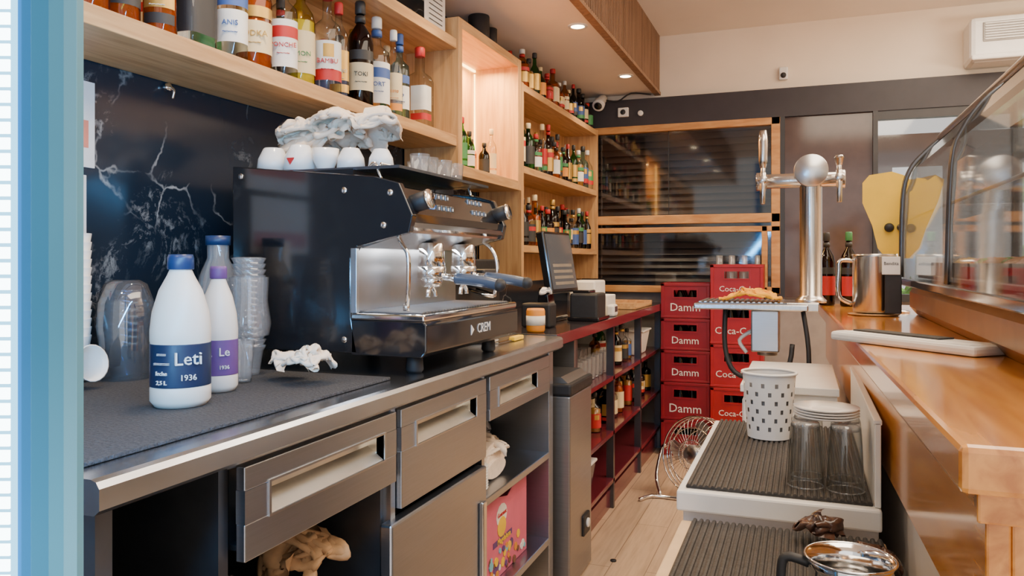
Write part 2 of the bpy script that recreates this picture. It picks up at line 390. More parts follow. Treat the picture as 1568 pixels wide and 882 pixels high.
b=B('security_camera'); b.cyl((-1.42,5.72,2.58),(-1.42,5.62,2.53),.035,WHITEP); b.cyl((-1.42,5.62,2.53),(-1.42,5.58,2.50),.045,WHITEP); b.cyl((-1.42,5.58,2.50),(-1.42,5.575,2.496),.03,BLACK); b.tube([(-1.42,5.7,2.57),(-1.3,5.7,2.55),(-1.2,5.70,2.60),(-1.05,5.7,2.58)],.006,BLACKM); b.done()
LEM=emit('downlight_lens',(1,.84,.56),20)
for i,yy in enumerate([.45,1.62,2.81,4.0,5.19]):
    b=B('recessed_downlight')
    b.shell([(.052,0),(.05,-.006),(.038,-.004),(.034,.0)],(-1.13,yy,2.609),WHITEP,24)
    b.lathe([(.036,-.001),(.036,-.003)],(-1.13,yy,2.609),LEM,24); b.done()
    l=bpy.data.lights.new('downlight_lamp','SPOT'); l.energy=46; l.color=(1,.76,.50); l.spot_size=2.3; l.spot_blend=.8; l.shadow_soft_size=.05
    o=bpy.data.objects.new('downlight_lamp',l); o.location=(-1.13,yy,2.59); S.collection.objects.link(o)
# ---------------------------------------------------------------- wooden shelves left
b=B('bottle_display_shelf')
XF,XB=-1.45,-1.715
b.box(XB,XF,.35,3.15,1.865,1.912,SHELFW,.002)
b.box(XB,XF,.35,3.15,2.30,2.345,SHELFW,.002)
b.box(XB,XB+.012,.35,3.15,1.91,2.30,SHELFW)
b.box(XB,XF,.33,.36,1.865,2.345,SHELFV,.002)
b.done()
b=B('lit_display_niche')
b.box(XB,XF+.01,3.15,3.19,1.735,2.445,SHELFV,.002)
b.box(XB,XF+.01,3.92,3.97,1.735,2.445,SHELFV,.002)
b.box(XB,XF+.01,3.19,3.92,1.735,1.785,SHELFW,.002)
b.box(XB,XF+.01,3.19,3.92,2.40,2.445,SHELFW,.002)
b.box(XB,XB+.015,3.19,3.92,1.785,2.40,SHELFV)
LED=emit('warm_led_strip',(1,.58,.16),12)
b.box(XB+.02,XB+.03,3.20,3.91,2.388,2.398,LED); b.box(XF-.03,XF-.02,3.192,3.197,1.80,2.38,LED); b.box(XB+.018,XB+.024,3.195,3.201,1.80,2.38,LED)
b.box(XB+.018,XB+.024,3.912,3.918,1.80,2.38,LED)
b.done()
l=bpy.data.lights.new('niche_lamp','AREA'); l.shape='RECTANGLE'; l.size=.1; l.size_y=.6; l.energy=22; l.color=(1,.60,.20)
o=bpy.data.objects.new('niche_lamp',l); o.location=(-1.60,3.55,2.38); S.collection.objects.link(o)
b=B('bottle_shelving_unit')
Y0,Y1=4.0,5.66
b.box(XB,XF,Y0,Y0+.04,1.22,2.34,SHELFV,.002); b.box(XB,XF,Y1,Y1+.04,1.22,2.34,SHELFV,.002)
for z in (2.295,1.84,1.40): b.box(XB,XF,Y0+.04,Y1,z,z+.04,SHELFW,.002)
b.box(XB,XB+.012,Y0,Y1,1.22,2.34,SHELFV)
b.done()
b=B('shelf_hook')
for yy in (1.73,2.47): b.cyl((-1.72,yy,1.85),(-1.70,yy,1.85),.012,CHROME,10); b.tube([(-1.70,yy,1.85),(-1.685,yy,1.84),(-1.69,yy,1.815)],.004,CHROME,6)
b.done()
# ---------------------------------------------------------------- bottles
WORDS=['GIN','RUM','TOKI','BRAND','ANIS','VODKA','PONCHE','LIMON','BAMBU','ORUJO','TOKI','PORT','1890','XO','SECO']
def bottle(b,c,h,r,kind,gl,liq,lab,lab2,cap,seg=20,word=None,style=None):
    x,y,z=c; sq=0; nr=r*.33
    if kind=='tall': pr=[(r*.92,0),(r,.006),(r,h*.60),(r*.85,h*.68),(nr,h*.78),(nr*.9,h*.93)]
    elif kind=='sh': pr=[(r*.92,0),(r,.006),(r,h*.58),(r*.93,h*.64),(nr*1.2,h*.70),(nr,h*.74),(nr,h*.93)]
    elif kind=='sq': pr=[(r*.85,0),(r*.9,.006),(r*.9,h*.58),(r*.75,h*.64),(nr,h*.69),(nr,h*.92)]; sq=1
    elif kind=='squat': pr=[(r*.95,0),(r*1.05,.008),(r*1.1,h*.35),(r*.95,h*.58),(nr*1.2,h*.72),(nr,h*.76),(nr,h*.9)]
    else: pr=[(r*.8,0),(r*.85,.006),(r,h*.5),(r*.7,h*.62),(nr,h*.72),(nr*.9,h*.93)]
    b.lathe(pr,c,gl,seg,sq=sq)
    if liq:
        lp=[(p[0]*.93,max(p[1],.004)) for p in pr if p[1]<=h*.62]+[(.001,h*.62)]
        b.lathe(lp,c,liq,seg,sq=sq)
    rl=pr[2][0]*1.012 if kind!='squat' else r*1.12
    if kind=='cone': rl=r*1.01
    st=style if style is not None else random.randint(0,4)
    ac=math.radians(-50)
    hw=math.radians(95)
    def A(z0,z1,m,w=hw,k=1.0): b.arc(c,rl*k,h*z0,h*z1,ac-w,ac+w,m,12,sq)
    if st==0: A(.12,.50,lab)
    elif st==1: A(.14,.40,lab); A(.43,.52,lab2 or lab)
    elif st==2: A(.10,.52,lab); A(.36,.46,lab2 or lab,hw,1.01)
    elif st==3: A(.20,.50,lab,math.radians(60)); A(.08,.16,lab2 or lab,math.radians(60))
    else: A(.12,.48,lab); A(.12,.22,lab2 or lab,hw,1.01); A(.33,.45,LAB['gold'],math.radians(22),1.012)
    if word and not sq:
        d=Vector((math.cos(math.radians(-55)),math.sin(math.radians(-55)),0)); R=Vector((-d.y,d.x,0))
        tm=LAB['k'] if lab in (LAB['w'],LAB['y']) else LAB['w']
        if lab2 and lab in (LAB['w'],LAB['y']) and lab2 not in (LAB['w'],LAB['y']): tm=lab2
        b.text(word,Vector(c)+d*(rl*.985)+Vector((0,0,h*.29)),R,(0,0,1),r*.46,tm,r*.03+.0008)
        b.text('~~~~',Vector(c)+d*(rl*.985)+Vector((0,0,h*.22)),R,(0,0,1),r*.40,tm,r*.03+.0008)
    if lab2 and st in (1,2): b.lathe([(nr*1.25,h*.8),(nr*1.2,h*.86)],c,lab2,seg)
    b.lathe([(nr*1.12,h*.88),(nr*1.25,h*.885),(nr*1.25,h*.985),(nr*1.05,h)],c,cap,14)
L_=LAB
ZS=1.9125
spec=[
(1.30,.33,.045,'sh',GAMBER,LIQS['amber'],L_['y'],None,L_['k'],0),
(1.41,.33,.042,'sh',GAMBER,LIQS['amber'],L_['k'],L_['y'],L_['k'],1),
(1.51,.33,.040,'tall',GAMBER,LIQS['amber'],L_['gold'],L_['k'],L_['k'],3),
(1.635,.31,.058,'sq',GCLEAR,None,L_['k'],L_['gold'],L_['b'],0),
(1.77,.35,.044,'sh',GCLEAR,None,L_['w'],L_['b'],L_['w'],1),
(1.89,.36,.052,'sh',GAMBER,LIQS['amber'],L_['y'],L_['gold'],L_['y'],1),
(2.005,.35,.042,'sh',GCLEAR,None,L_['w'],L_['r'],L_['w'],2),
(2.12,.36,.046,'tall',GYEL,LIQS['yel'],L_['y'],L_['g'],L_['b'],0),
(2.24,.37,.047,'sh',GCLEAR,None,L_['w'],L_['r'],L_['r'],4),
(2.34,.35,.038,'tall',GCLEAR,None,L_['gold'],None,L_['r'],3),
(2.45,.385,.047,'tall',GBROWN,LIQS['brown'],L_['y'],L_['k'],L_['k'],1),
(2.60,.375,.050,'sh',GCLEAR,None,L_['w'],L_['b'],L_['w'],2),
(2.695,.35,.036,'tall',GCLEAR,None,L_['y'],L_['o'],L_['w'],3),
(2.78,.36,.040,'sh',GBLUE,None,L_['w'],L_['b'],L_['b'],1),
(2.92,.34,.054,'sq',GCLEAR,None,L_['w'],L_['r'],L_['r'],3)]
for i,s in enumerate(spec):
    b=B('liquor_bottle'); bottle(b,(-1.515-(i%2)*.02,s[0],ZS),s[1],s[2],*s[3:9],seg=28,word=WORDS[i%len(WORDS)],style=s[9]); b.done()
kinds=['tall','sh','tall','sq','squat','cone']
def rrow(name,y0,y1,z,n,hm,xr=(-1.62,-1.50),rr=(.030,.044)):
    b=B(name)
    for row in range(len(xr)):
        for i in range(n):
            yy=y0+(y1-y0)*(i+.5+random.uniform(-.2,.2))/n
            g,q=random.choice([(GCLEAR,None),(GCLEAR,None),(GAMBER,LIQS['amber']),(GGREEN,None),(GBROWN,LIQS['brown']),(GAMBER,LIQS['amber']),(GCLEAR,LIQS['amber']),(GDARK,None),(GDARK,None),(GBLUE,None)])
            la=random.choice([L_['w'],L_['y'],L_['y'],L_['gold'],L_['k'],L_['k'],L_['b'],L_['o'],L_['g'],L_['gold'],L_['r']])
            bottle(b,(xr[row],yy,z),hm*random.uniform(.74,1.06),random.uniform(*rr),random.choice(kinds),g,q,la,random.choice([None,L_['r'],L_['k'],L_['gold'],L_['g']]),random.choice([L_['k'],L_['k'],L_['k'],L_['r'],L_['w'],L_['gold'],L_['y']]),14)
    return b.done()
rrow('liquor_bottle_row',4.07,5.62,2.336,13,.245)
rrow('liquor_bottle_row',4.07,5.62,1.881,13,.31)
rrow('liquor_bottle_row',4.07,5.62,1.441,13,.31)
rrow('liquor_bottle_row',1.30,3.02,ZS,15,.33,(-1.645,),(.034,.042))
for (yy,xx,h,g,la,cp) in [(3.30,-1.60,.24,GGREEN,L_['w'],L_['r']),(3.36,-1.52,.25,GGREEN,L_['g'],L_['r']),(3.47,-1.53,.20,GGREEN,L_['w'],L_['k']),(3.56,-1.60,.22,GCLEAR,L_['y'],L_['k']),(3.66,-1.53,.17,GDARK,L_['k'],L_['k']),(3.78,-1.54,.26,GCLEAR,L_['y'],L_['y']),(3.70,-1.62,.2,GAMBER,L_['o'],L_['k'])]:
    b=B('small_liquor_bottle'); bottle(b,(xx,yy,1.787),h,.028,'tall',g,LIQS['amber'] if g is GAMBER else None,la,None,cp,16); b.done()
b=B('bluetooth_speaker'); b.lathe([(.05,0),(.055,.01),(.055,.16),(.048,.17)],(-1.56,3.66,2.446),BLACKM,20); b.lathe([(.056,.02),(.056,.03)],(-1.56,3.66,2.446),STEELD,20); b.lathe([(.035,0),(.035,.14),(.03,.145)],(-1.56,3.82,2.446),BLACKM,16); b.done()
b=B('paper_sign'); b.box(-1.50,-1.498,2.93,3.13,2.346,2.55,PAPER); b.prism([(-1.50,2.346),(-1.58,2.346),(-1.50,2.42)],'y',3.04,3.043,PAPER)
for k in range(6): b.box(-1.497,-1.4965,2.97,3.10,2.39+k*.022,2.394+k*.022,L_['k'])
b.done()
b=B('price_notice')
b.box(-1.7195,-1.712,1.15,1.49,1.59,1.81,PAPER,.001); b.box(-1.712,-1.711,1.17,1.47,1.64,1.71,pm('label_salmon',(.72,.22,.14),.6)); b.done()
b=B('price_notice'); b.box(-1.7195,-1.712,1.15,1.465,1.376,1.57,PAPER,.001); b.box(-1.712,-1.711,1.17,1.45,1.4,1.45,pm('label_pinkish',(.7,.3,.3),.6)); b.done()
# ---------------------------------------------------------------- steel back counter
b=B('steel_back_counter')
CX=-.90
b.prism([(-1.715,1.05),(-1.715,1.0),(CX-.01,1.0),(CX,1.008),(CX,1.038),(CX-.006,1.047),(CX-.016,1.05)],'y',.79,2.97,STEELH)
FX=-.945
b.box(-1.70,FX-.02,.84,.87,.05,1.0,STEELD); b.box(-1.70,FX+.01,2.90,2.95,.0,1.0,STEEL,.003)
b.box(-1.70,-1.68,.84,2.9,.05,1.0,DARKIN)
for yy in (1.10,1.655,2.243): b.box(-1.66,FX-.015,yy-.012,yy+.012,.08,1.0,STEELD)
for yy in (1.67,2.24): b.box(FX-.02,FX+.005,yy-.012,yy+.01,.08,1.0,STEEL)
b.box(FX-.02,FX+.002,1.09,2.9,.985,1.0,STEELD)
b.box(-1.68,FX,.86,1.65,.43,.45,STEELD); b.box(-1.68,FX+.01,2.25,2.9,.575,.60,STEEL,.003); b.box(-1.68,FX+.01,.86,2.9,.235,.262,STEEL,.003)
for yy in (.9,1.66,2.25): b.cyl((-1.0,yy,0),(-1.0,yy,.24),.022,STEEL)
def drawer(y0,y1,z0,z1,h0,h1,a,c):
    xf=FX+.02
    b.box(FX,xf,y0,y1,c,z1,STEEL,.002); b.box(FX,xf,y0,y1,z0,a,STEEL,.002)
    b.box(FX,xf,y0,h0,a,c,STEEL); b.box(FX,xf,h1,y1,a,c,STEEL)
    b.prism([(xf-.001,a),(FX-.024,a+.030),(FX-.028,c),(FX-.032,c),(FX-.03,a),(FX,a-.003)],'y',h0,h1,POCKET)
    b.box(FX-.03,xf,h0-.002,h0,a,c,POCKET); b.box(FX-.03,xf,h1,h1+.002,a,c,POCKET)
    for (p,q,r_,s_) in [(h0-.006,h1+.006,c,c+.004),(h0-.006,h1+.006,a-.004,a),(h0-.006,h0,a,c),(h1,h1+.006,a,c)]:
        b.box(xf-.001,xf+.003,p,q,r_,s_,SATIN)
    b.box(FX-.5,FX-.001,y0+.02,y1-.02,z0+.01,z0+.02,STEELD); b.box(FX-.04,FX-.033,y0+.02,y1-.02,z0+.02,z1-.01,STEELD)
drawer(1.115,1.66,.815,.985,1.185,1.60,.882,.942)
drawer(1.685,2.23,.74,.985,1.765,2.15,.882,.940)
drawer(2.26,2.87,.845,.985,2.34,2.72,.882,.940)
xf=FX+.03
b.box(FX-.005,xf,1.62,2.21,.10,.72,STEEL,.006)
b.box(xf,xf+.012,2.155,2.185,.38,.62,CHROME,.004); b.box(xf+.001,xf+.004,2.145,2.155,.38,.62,STEELD)
b.done()
b=B('rubber_counter_mat'); b.box(-1.62,-.975,.82,1.72,1.051,1.058,pm('granular_rubber',(.045,.045,.05),.75,0,.35,160,.8),.002)
b.done()
# ---------------------------------------------------------------- espresso machine
b=B('espresso_machine')
Ya,Yb=1.78,2.46
side=[(-1.52,1.105),(-1.52,1.62),(-1.06,1.575),(-.985,1.555),(-.945,1.47),(-.955,1.425),(-1.11,1.39),(-1.13,1.36),(-1.13,1.20),(-1.11,1.105)]
for y0 in (Ya,Yb-.025): b.prism(side,'y',y0,y0+.025,BLACK,.003)
b.box(-1.50,-1.135,Ya+.02,Yb-.02,1.12,1.60,BLACK)
b.box(-1.136,-1.125,Ya+.026,Yb-.026,1.19,1.40,pm('bay_steel',(.42,.42,.43),.30,1,.05))
head=[(-1.2,1.40),(-1.2,1.58),(-1.06,1.562),(-.99,1.545),(-.955,1.475),(-.965,1.435),(-1.10,1.40)]
b.prism(head,'y',Ya+.025,Yb-.025,BLACK)
b.prism([(-.962,1.432),(-.950,1.438),(-.953,1.452),(-.965,1.447)],'y',Ya+.02,Yb-.02,CHROME)
b.prism([(-1.11,1.386),(-.97,1.425),(-.965,1.432),(-1.11,1.396)],'y',Ya+.026,Yb-.026,SATIN)
b.box(-1.50,-1.0,Ya+.03,Yb-.03,1.598,1.606,STEELD)
for yy in (Ya+.04,Yb-.04): b.tube([(-1.10,yy,1.60),(-1.08,yy,1.615),(-1.06,yy,1.57)],.005,CHROME,6)
b.tube([(-1.06,Ya+.04,1.612),(-1.06,Yb-.04,1.612)],.005,CHROME,6)
b.prism([(-1.13,1.10),(-.92,1.10),(-.905,1.115),(-.905,1.185),(-.915,1.195),(-1.13,1.195)],'y',Ya,Yb,BLACK,.004)
b.box(-1.13,-.91,Ya-.002,Yb+.002,1.194,1.212,CHROME,.005)
b.box(-1.12,-.93,Ya+.02,Yb-.02,1.211,1.214,STEELD)
for i in range(32):
    yy=Ya+.03+i*.0195; b.box(-1.12,-.93,yy,yy+.009,1.213,1.217,SATIN)
b.text('CREM',(-.9035,2.16,1.15),(0,1,0),(0,0,1),.04,WHITEP)
b.prism([(2.065,1.135),(2.065,1.165),(2.085,1.15)],'x',-.905,-.903,WHITEP)
for yy in (Ya+.08,Yb-.08):
    for xx in (-.98,-1.42): b.lathe([(.018,0),(.024,.008),(.02,.055)],(xx,yy,1.0505),BLACKM,14)
for (xx,zz) in [(-1.49,1.59),(-1.49,1.14),(-1.15,1.54),(-1.01,1.53),(-1.15,1.14),(-1.03,1.445)]:
    b.cyl((xx,Ya,zz),(xx,Ya-.004,zz),.009,CHROME,12)
b.box(-1.130,-1.112,Ya-.001,Ya+.012,1.212,1.385,SATIN,.001)
for gy in (2.02,2.27):
    for r_ in range(2):
        for k in range(4):
            yy=gy-.045+k*.03; x=-.972-.0165*r_; z=1.50+.034*r_
            b.box(x-.006,x+.008,yy-.011,yy+.011,z-.010,z+.010,STEELD,.003)
            b.box(x+.006,x+.010,yy-.003,yy+.003,z-.004,z+.004,WHITEP)
b.box(-.978,-.962,1.89,1.95,1.495,1.53,emit('machine_display',(.2,.4,.9),1.2),.003)
for yy in (1.84,2.42):
    b.cyl((-.985,yy,1.50),(-.93,yy,1.515),.025,BLACKM,20); b.cyl((-.93,yy,1.515),(-.922,yy,1.517),.027,CHROME,20)
for gy in (2.06,2.29):
    b.cyl((-1.03,gy,1.405),(-1.03,gy,1.33),.036,CHROME,24,.040)
    b.cyl((-1.03,gy,1.335),(-1.03,gy,1.300),.042,CHROME,24)
    b.cyl((-1.03,gy,1.300),(-1.03,gy,1.275),.034,CHROME,24,.028)
    b.cyl((-1.00,gy,1.305),(-.945,gy,1.30),.010,CHROME,12)
    b.tube([(-.95,gy,1.300),(-.90,gy-.004,1.296),(-.84,gy-.01,1.288),(-.81,gy-.012,1.282)],.0165,pm('handle_slate',(.05,.07,.11),.3),12)
    b.sphere((-.808,gy-.012,1.282),.019,BLACKM,12)
    b.tube([(-1.03,gy,1.278),(-1.03,gy-.02,1.262),(-1.03,gy-.025,1.245)],.007,CHROME,8)
    b.tube([(-1.03,gy,1.278),(-1.03,gy+.02,1.262),(-1.03,gy+.025,1.245)],.007,CHROME,8)
b.tube([(-1.02,1.835,1.42),(-1.0,1.832,1.39),(-.985,1.832,1.36),(-.99,1.84,1.27),(-1.0,1.85,1.225)],.0065,CHROME,10)
b.tube([(-1.02,2.41,1.42),(-.98,2.41,1.39),(-.96,2.41,1.33),(-.97,2.41,1.24)],.0065,CHROME,10)
b.cyl((-1.0,1.85,1.235),(-1.002,1.852,1.215),.009,CHROME,10)
b.done()
l=bpy.data.lights.new('machine_worklight','AREA'); l.shape='RECTANGLE'; l.size=.03; l.size_y=.5; l.energy=1.6; l.color=(.95,.97,1)
o=bpy.data.objects.new('machine_worklight',l); o.location=(-1.06,2.12,1.388); S.collection.objects.link(o)
def cup(name,c,r=.04,h=.06,up=True,mat=CERAM,logo=False):
    b=B(name)
    pr=[(r*.55,0),(r*.62,.004),(r*.9,h*.45),(r,h),(r*.94,h),(r*.84,h*.45),(r*.5,.008),(.001,.006)]
    if not up: pr=[(p[0],h-p[1]) for p in pr]
    b.shell(pr,c,mat,24)
    if not up: b.lathe([(r*.5,h-.001),(r*.5,h)],c,mat,24)
    if logo: b.prism([(c[0]-.012,c[2]+.034),(c[0]+.012,c[2]+.034),(c[0],c[2]+.014)],'y',c[1]-r*.99,c[1]-r*.90,L_['r'])
    return b.done()
ZC=1.6065
cup('coffee_cup',(-1.445,1.865,ZC),.048,.072,False)
cup('coffee_cup',(-1.345,1.855,ZC),.048,.074,False,logo=True)
cup('coffee_cup',(-1.18,1.86,ZC),.040,.058,False)
cup('coffee_cup',(-1.09,1.87,ZC),.036,.052,False)
cup('coffee_cup',(-1.26,1.855,ZC),.038,.060,True)
for (x,y) in [(-1.09,2.10),(-1.10,2.18),(-1.09,2.26),(-1.09,2.35),(-1.18,2.25),(-1.18,2.33)]:
    b=B('shot_glass'); b.shell([(.022,.001),(.025,.002),(.031,.068)],(x,y,1.6065),GPLAST,18); b.lathe([(.022,0),(.024,.006)],(x,y,1.6065),GTUMB,18); b.done()
b=B('towel_pile')
b.cloth((-1.38,2.03,ZC),.74,.16,.13,[(-.06,0,.11,.13),(.07,.0,.10,.14)],CLOTH,1,56,.55,zmax=.20)
b.cloth((-1.23,2.04,ZC+.03),.66,.16,.13,[(0,0,.13,.14),(.05,-.02,.06,.15)],CLOTH,2,56,.5,zmax=.20)
b.cloth((-1.42,1.99,ZC+.09),.52,.11,.10,[(0,0,.09,.06)],CLOTH,3,48,.5,zmax=.12)
b.cloth((-1.30,1.98,ZC+.12),.46,.12,.09,[(0,0,.09,.06)],CLOTH,4,48,.5,zmax=.12)
b.done()
# ---------------------------------------------------------------- things on steel counter
MILK=pm('milk_bottle_plastic',(.78,.71,.62),.35,0,.03)
def milk(name,c,r,h,cap,lab,txt):
    b=B(name)
    b.lathe([(r*.85,0),(r,.012),(r,h*.12),(r*.985,h*.13),(r*.985,h*.42),(r,h*.43),(r*1.0,h*.5),(r*.93,h*.62),(r*.72,h*.76),(r*.45,h*.86),(r*.36,h*.90),(r*.34,h*.93)],c,MILK,36)
    b.lathe([(r*1.0,h*.135),(r*1.003,h*.14),(r*1.003,h*.41),(r*1.0,h*.415)],c,lab,36)
    b.lathe([(r*.42,h*.90),(r*.44,h*.905),(r*.44,h*.975),(r*.40,h)],c,cap,24)
    d=Vector((.84,-.54,0)).normalized(); R=Vector((-d.y,d.x,0))
    b.text(txt,Vector(c)+d*(r*.99)+Vector((0,0,h*.32)),R,(0,0,1),r*.62,WHITEP,.004)
    b.text('1936',Vector(c)+d*(r*.99)+Vector((0,0,h*.20)),R,(0,0,1),r*.28,WHITEP,.004)
    for k in range(4):
        dd=Vector((.12,-1,0)).normalized(); RR=Vector((-dd.y,dd.x,0))
        b.text(['2,5 L','leche','=====','==='][k],Vector(c)+dd*(r*.995)+Vector((0,0,h*(.17+.06*k))),RR,(0,0,1),r*.20,WHITEP,.003)
    return b.done()
milk('milk_bottle',(-1.185,1.235,1.059),.058,.305,BLUE,NAVY,'Leti')
milk('milk_bottle',(-1.235,1.40,1.059),.042,.28,PURP,PURP,'Le')
def zig(r0,r1,z0,z1,n):
    out=[]
    for i in range(n):
        z=z0+(z1-z0)*i/n; out+= [(r0,z),(r1,z+(z1-z0)/n*.85),(r1,z+(z1-z0)/n*.97)]
    return out
b=B('plastic_cup_stack'); b.shell([(.026,0)]+zig(.036,.043,.06,.30,16)+[(.028,.302)],(-1.34,1.63,1.059),GPLAST,20)
b.shell([(.050,.10),(.056,.13),(.047,.19),(.050,.25)],(-1.34,1.63,1.059),GPLAST,11); b.done()
b=B('drinking_glass'); b.shell([(.026,.002),(.033,.10)],(-1.275,1.52,1.059),GPLAST,20); b.lathe([(.026,0),(.027,.008)],(-1.275,1.52,1.059),GTUMB,20); b.done()
b=B('wrapped_cup_stack')
for (dx,dy) in ((0,0),(.10,.13)):
    b.shell([(.034,0)]+zig(.046,.054,.07,.22,9)+[(.04,.222)],(-1.585+dx*.5,1.47+dy,1.059),GWR,18)
b.shell([(.064,0),(.069,.03),(.064,.08),(.070,.13),(.066,.19),(.05,.235),(.032,.245)],(-1.585,1.47,1.0585),GWR,11)
b.done()
b=B('glass_water_jug'); b.shell([(.055,0),(.06,.01),(.06,.20),(.045,.26),(.028,.30),(.028,.34)],(-1.47,1.665,1.0585),GPLAST,24); b.tube([(-1.41,1.655,1.12),(-1.39,1.65,1.16),(-1.39,1.65,1.26),(-1.42,1.655,1.30)],.008,GPLAST,8); b.lathe([(.032,.335),(.032,.36)],(-1.47,1.665,1.0585),BLUE,20); b.done()
b=B('crumpled_napkins')
b.cloth((-1.19,1.59,1.0585),.28,.065,.055,[(0,0,.055,.06)],CLOTH,12,44,.5,zmax=.08)
b.cloth((-1.10,1.55,1.0585),.36,.085,.065,[(0,0,.070,.075)],CLOTH,13,52,.5,zmax=.10)
b.done()
b=B('paper_cup'); Mx=Matrix.Rotation(math.radians(80),4,'Y'); b.shell([(.001,0),(.028,0),(.04,.09),(.043,.09),(.040,.087),(.026,.004)],(-1.60,1.31,1.103),WHITEP,20,Mx); b.done()
b=B('paper_cup_tower')
b.shell([(.03,0)]+zig(.042,.045,.09,.36,13),(-1.67,1.385,1.059),WHITEP,20)
b.done()
b=B('knife_with_yellow_handle'); b.box(-1.03,-1.005,2.70,2.80,1.052,1.068,YEL,.004); b.box(-1.028,-1.012,2.55,2.70,1.056,1.059,CHROME); b.done()
b=B('small_saucer_stack')
for i in range(2): b.lathe([(.03,0),(.055,.008),(.058,.012),(.03,.004),(.001,.004)],(-1.10,2.62,1.0505+i*.007),CERAM,24)
b.done()
b=B('coffee_grinder')
b.box(-1.45,-1.22,2.66,2.84,1.0505,1.30,BLACKM,.015); b.box(-1.24,-1.12,2.68,2.82,1.25,1.32,BLACKM,.01)
b.lathe([(.05,0),(.085,.07),(.09,.13),(.075,.135)],(-1.34,2.75,1.30),GDARK,24); b.tube([(-1.2,2.71,1.24),(-1.12,2.72,1.22),(-1.12,2.78,1.22),(-1.2,2.79,1.24)],.008,CHROME)
b.done()
BAG=pm('brown_paper',(.50,.30,.15),.8,0,.2,20,.2); BAG2=pm('crumpled_plastic',(.26,.24,.23),.3,0,.3,15,.2)
b=B('paper_bag_heap')
b.cloth((-1.075,1.51,.452),.66,.12,.12,[(0,0,.14,.25)],BAG,21,52,.40,zmax=.30)
b.cloth((-1.15,1.27,.452),.66,.16,.14,[(0,0,.16,.21)],BAG2,22,48,.45,zmax=.27)
b.done()
b=B('folded_towel')
for k in range(3): b.prism([(2.48+.02*k+.09*math.cos(t*math.pi/8),.636+.050*k*.5+.032*math.sin(t*math.pi/8)) for t in range(16)],'x',-1.25+.02*k,-.99-.01*k,CLOTH,.003)
b.cloth((-1.07,2.52,.66),.46,.12,.14,[(0,0,.11,.05)],CLOTH,32,44,.6,zmax=.10); b.done()
b=B('plastic_bag'); b.cloth((-1.22,2.76,.602),.5,.11,.10,[(0,0,.11,.14)],BAG2,33,40,.5,zmax=.2); b.done()
b=B('plate_stack')
for i in range(9): b.lathe([(.03,0),(.05,.008),(.053,.012),(.03,.004),(.001,.004)],(-1.01,2.315,.602+i*.009),CERAM,28)
b.done()
PINK=pm('pink_carton',(.70,.13,.22),.5,0,.05)
b=B('cereal_carton')
b.box(-1.16,-.98,2.36,2.76,.263,.50,PINK,.002)
b.prism([(2.36,.50),(2.76,.50),(2.76,.56),(2.68,.573),(2.56,.52),(2.42,.55),(2.36,.56)],'x',-.983,-.98,PINK)
b.prism([(2.36,.50),(2.76,.50),(2.76,.57),(2.36,.56)],'x',-1.16,-1.157,PINK)
b.prism([(-1.16,.5),(-.98,.5),(-.98,.57),(-1.16,.57)],'y',2.757,2.76,pm('pink_inner',(.6,.3,.2),.6))
xq=-.9795
b.prism([(2.50+.05*math.cos(t*.5236),.47+.04*math.sin(t*.5236)) for t in range(12)],'x',xq,xq+.001,L_['w'])
b.prism([(2.50+.04*math.cos(t*.5236),.43+.035*math.sin(t*.5236)) for t in range(12)],'x',xq,xq+.0015,YEL)
b.box(xq,xq+.001,2.42,2.60,.375,.395,PURP)
b.text('Magdalena',(xq+.002,2.52,.385),(0,1,0),(0,0,1),.03,YEL); b.text('Gourmet',(xq+.002,2.50,.475),(0,1,0),(0,0,1),.022,L_['r'])
cols=[pm('print_cyan',(.2,.55,.65),.5),L_['o'],YEL,pm('print_brown',(.2,.08,.04),.5),L_['w'],PURP]
for i in range(34):
    yy=random.uniform(2.38,2.74); zz=random.uniform(.275,.36); r=random.uniform(.008,.018)
    b.prism([(yy+r*math.cos(t*.785),zz+r*math.sin(t*.785)) for t in range(8)],'x',xq,xq+.001+.0001*i,cols[i%6])
b.done()
b=B('steel_waste_bin')
b.box(-1.22,-.885,3.02,3.36,.01,.80,GREYB,.008); b.box(-1.22,-.88,3.015,3.365,.80,.85,BLACKM,.01)
b.prism([(-1.2,.85),(-.90,.85),(-.93,.875),(-1.2,.875)],'y',3.04,3.34,GREYB)
b.box(-.887,-.875,3.2,3.30,.17,.26,BLACKM,.006); b.cyl((-.876,3.25,.22),(-.866,3.25,.22),.02,L_['w'],16)
b.done()
# ---------------------------------------------------------------- register counter
b=B('register_counter')
KX=-.94
b.box(-1.71,KX,3.02,5.68,1.01,1.05,pm('dark_worktop',(.03,.025,.03),.18,coat=.4),.004)
b.box(KX-.004,KX+.008,3.02,5.68,1.005,1.052,BURG,.003)
b.box(-1.71,KX,3.012,3.022,1.005,1.05,STEEL)
for z in (.70,.40,.14): b.box(-1.65,KX-.03,3.40,5.68,z,z+.025,BURG,.003)
for yy in (3.40,4.15,4.9,5.62): b.box(KX-.07,KX-.03,yy,yy+.03,0,1.01,STEELD); b.box(-1.65,-1.62,yy,yy+.03,0,1.01,STEELD)
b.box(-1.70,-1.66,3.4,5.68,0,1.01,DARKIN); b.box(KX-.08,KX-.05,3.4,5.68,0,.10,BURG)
b.box(-1.65,KX-.03,3.375,3.40,.0,1.01,GREYB)
b.done()
b=B('glassware_rack')
for i in range(12):
    for x in (-1.06,-1.20):
        b.shell([(.028,.001),(.034,.12)],(x,3.48+i*.085,.726),GPLAST,14); b.lathe([(.028,0),(.029,.008)],(x,3.48+i*.085,.726),GTUMB,14)
b.done()
rrow('stored_bottle_row',4.55,4.97,.726,3,.24,(-1.2,-1.06))
rrow('stored_bottle_row',4.0,5.6,.426,8,.25,(-1.2,-1.06))
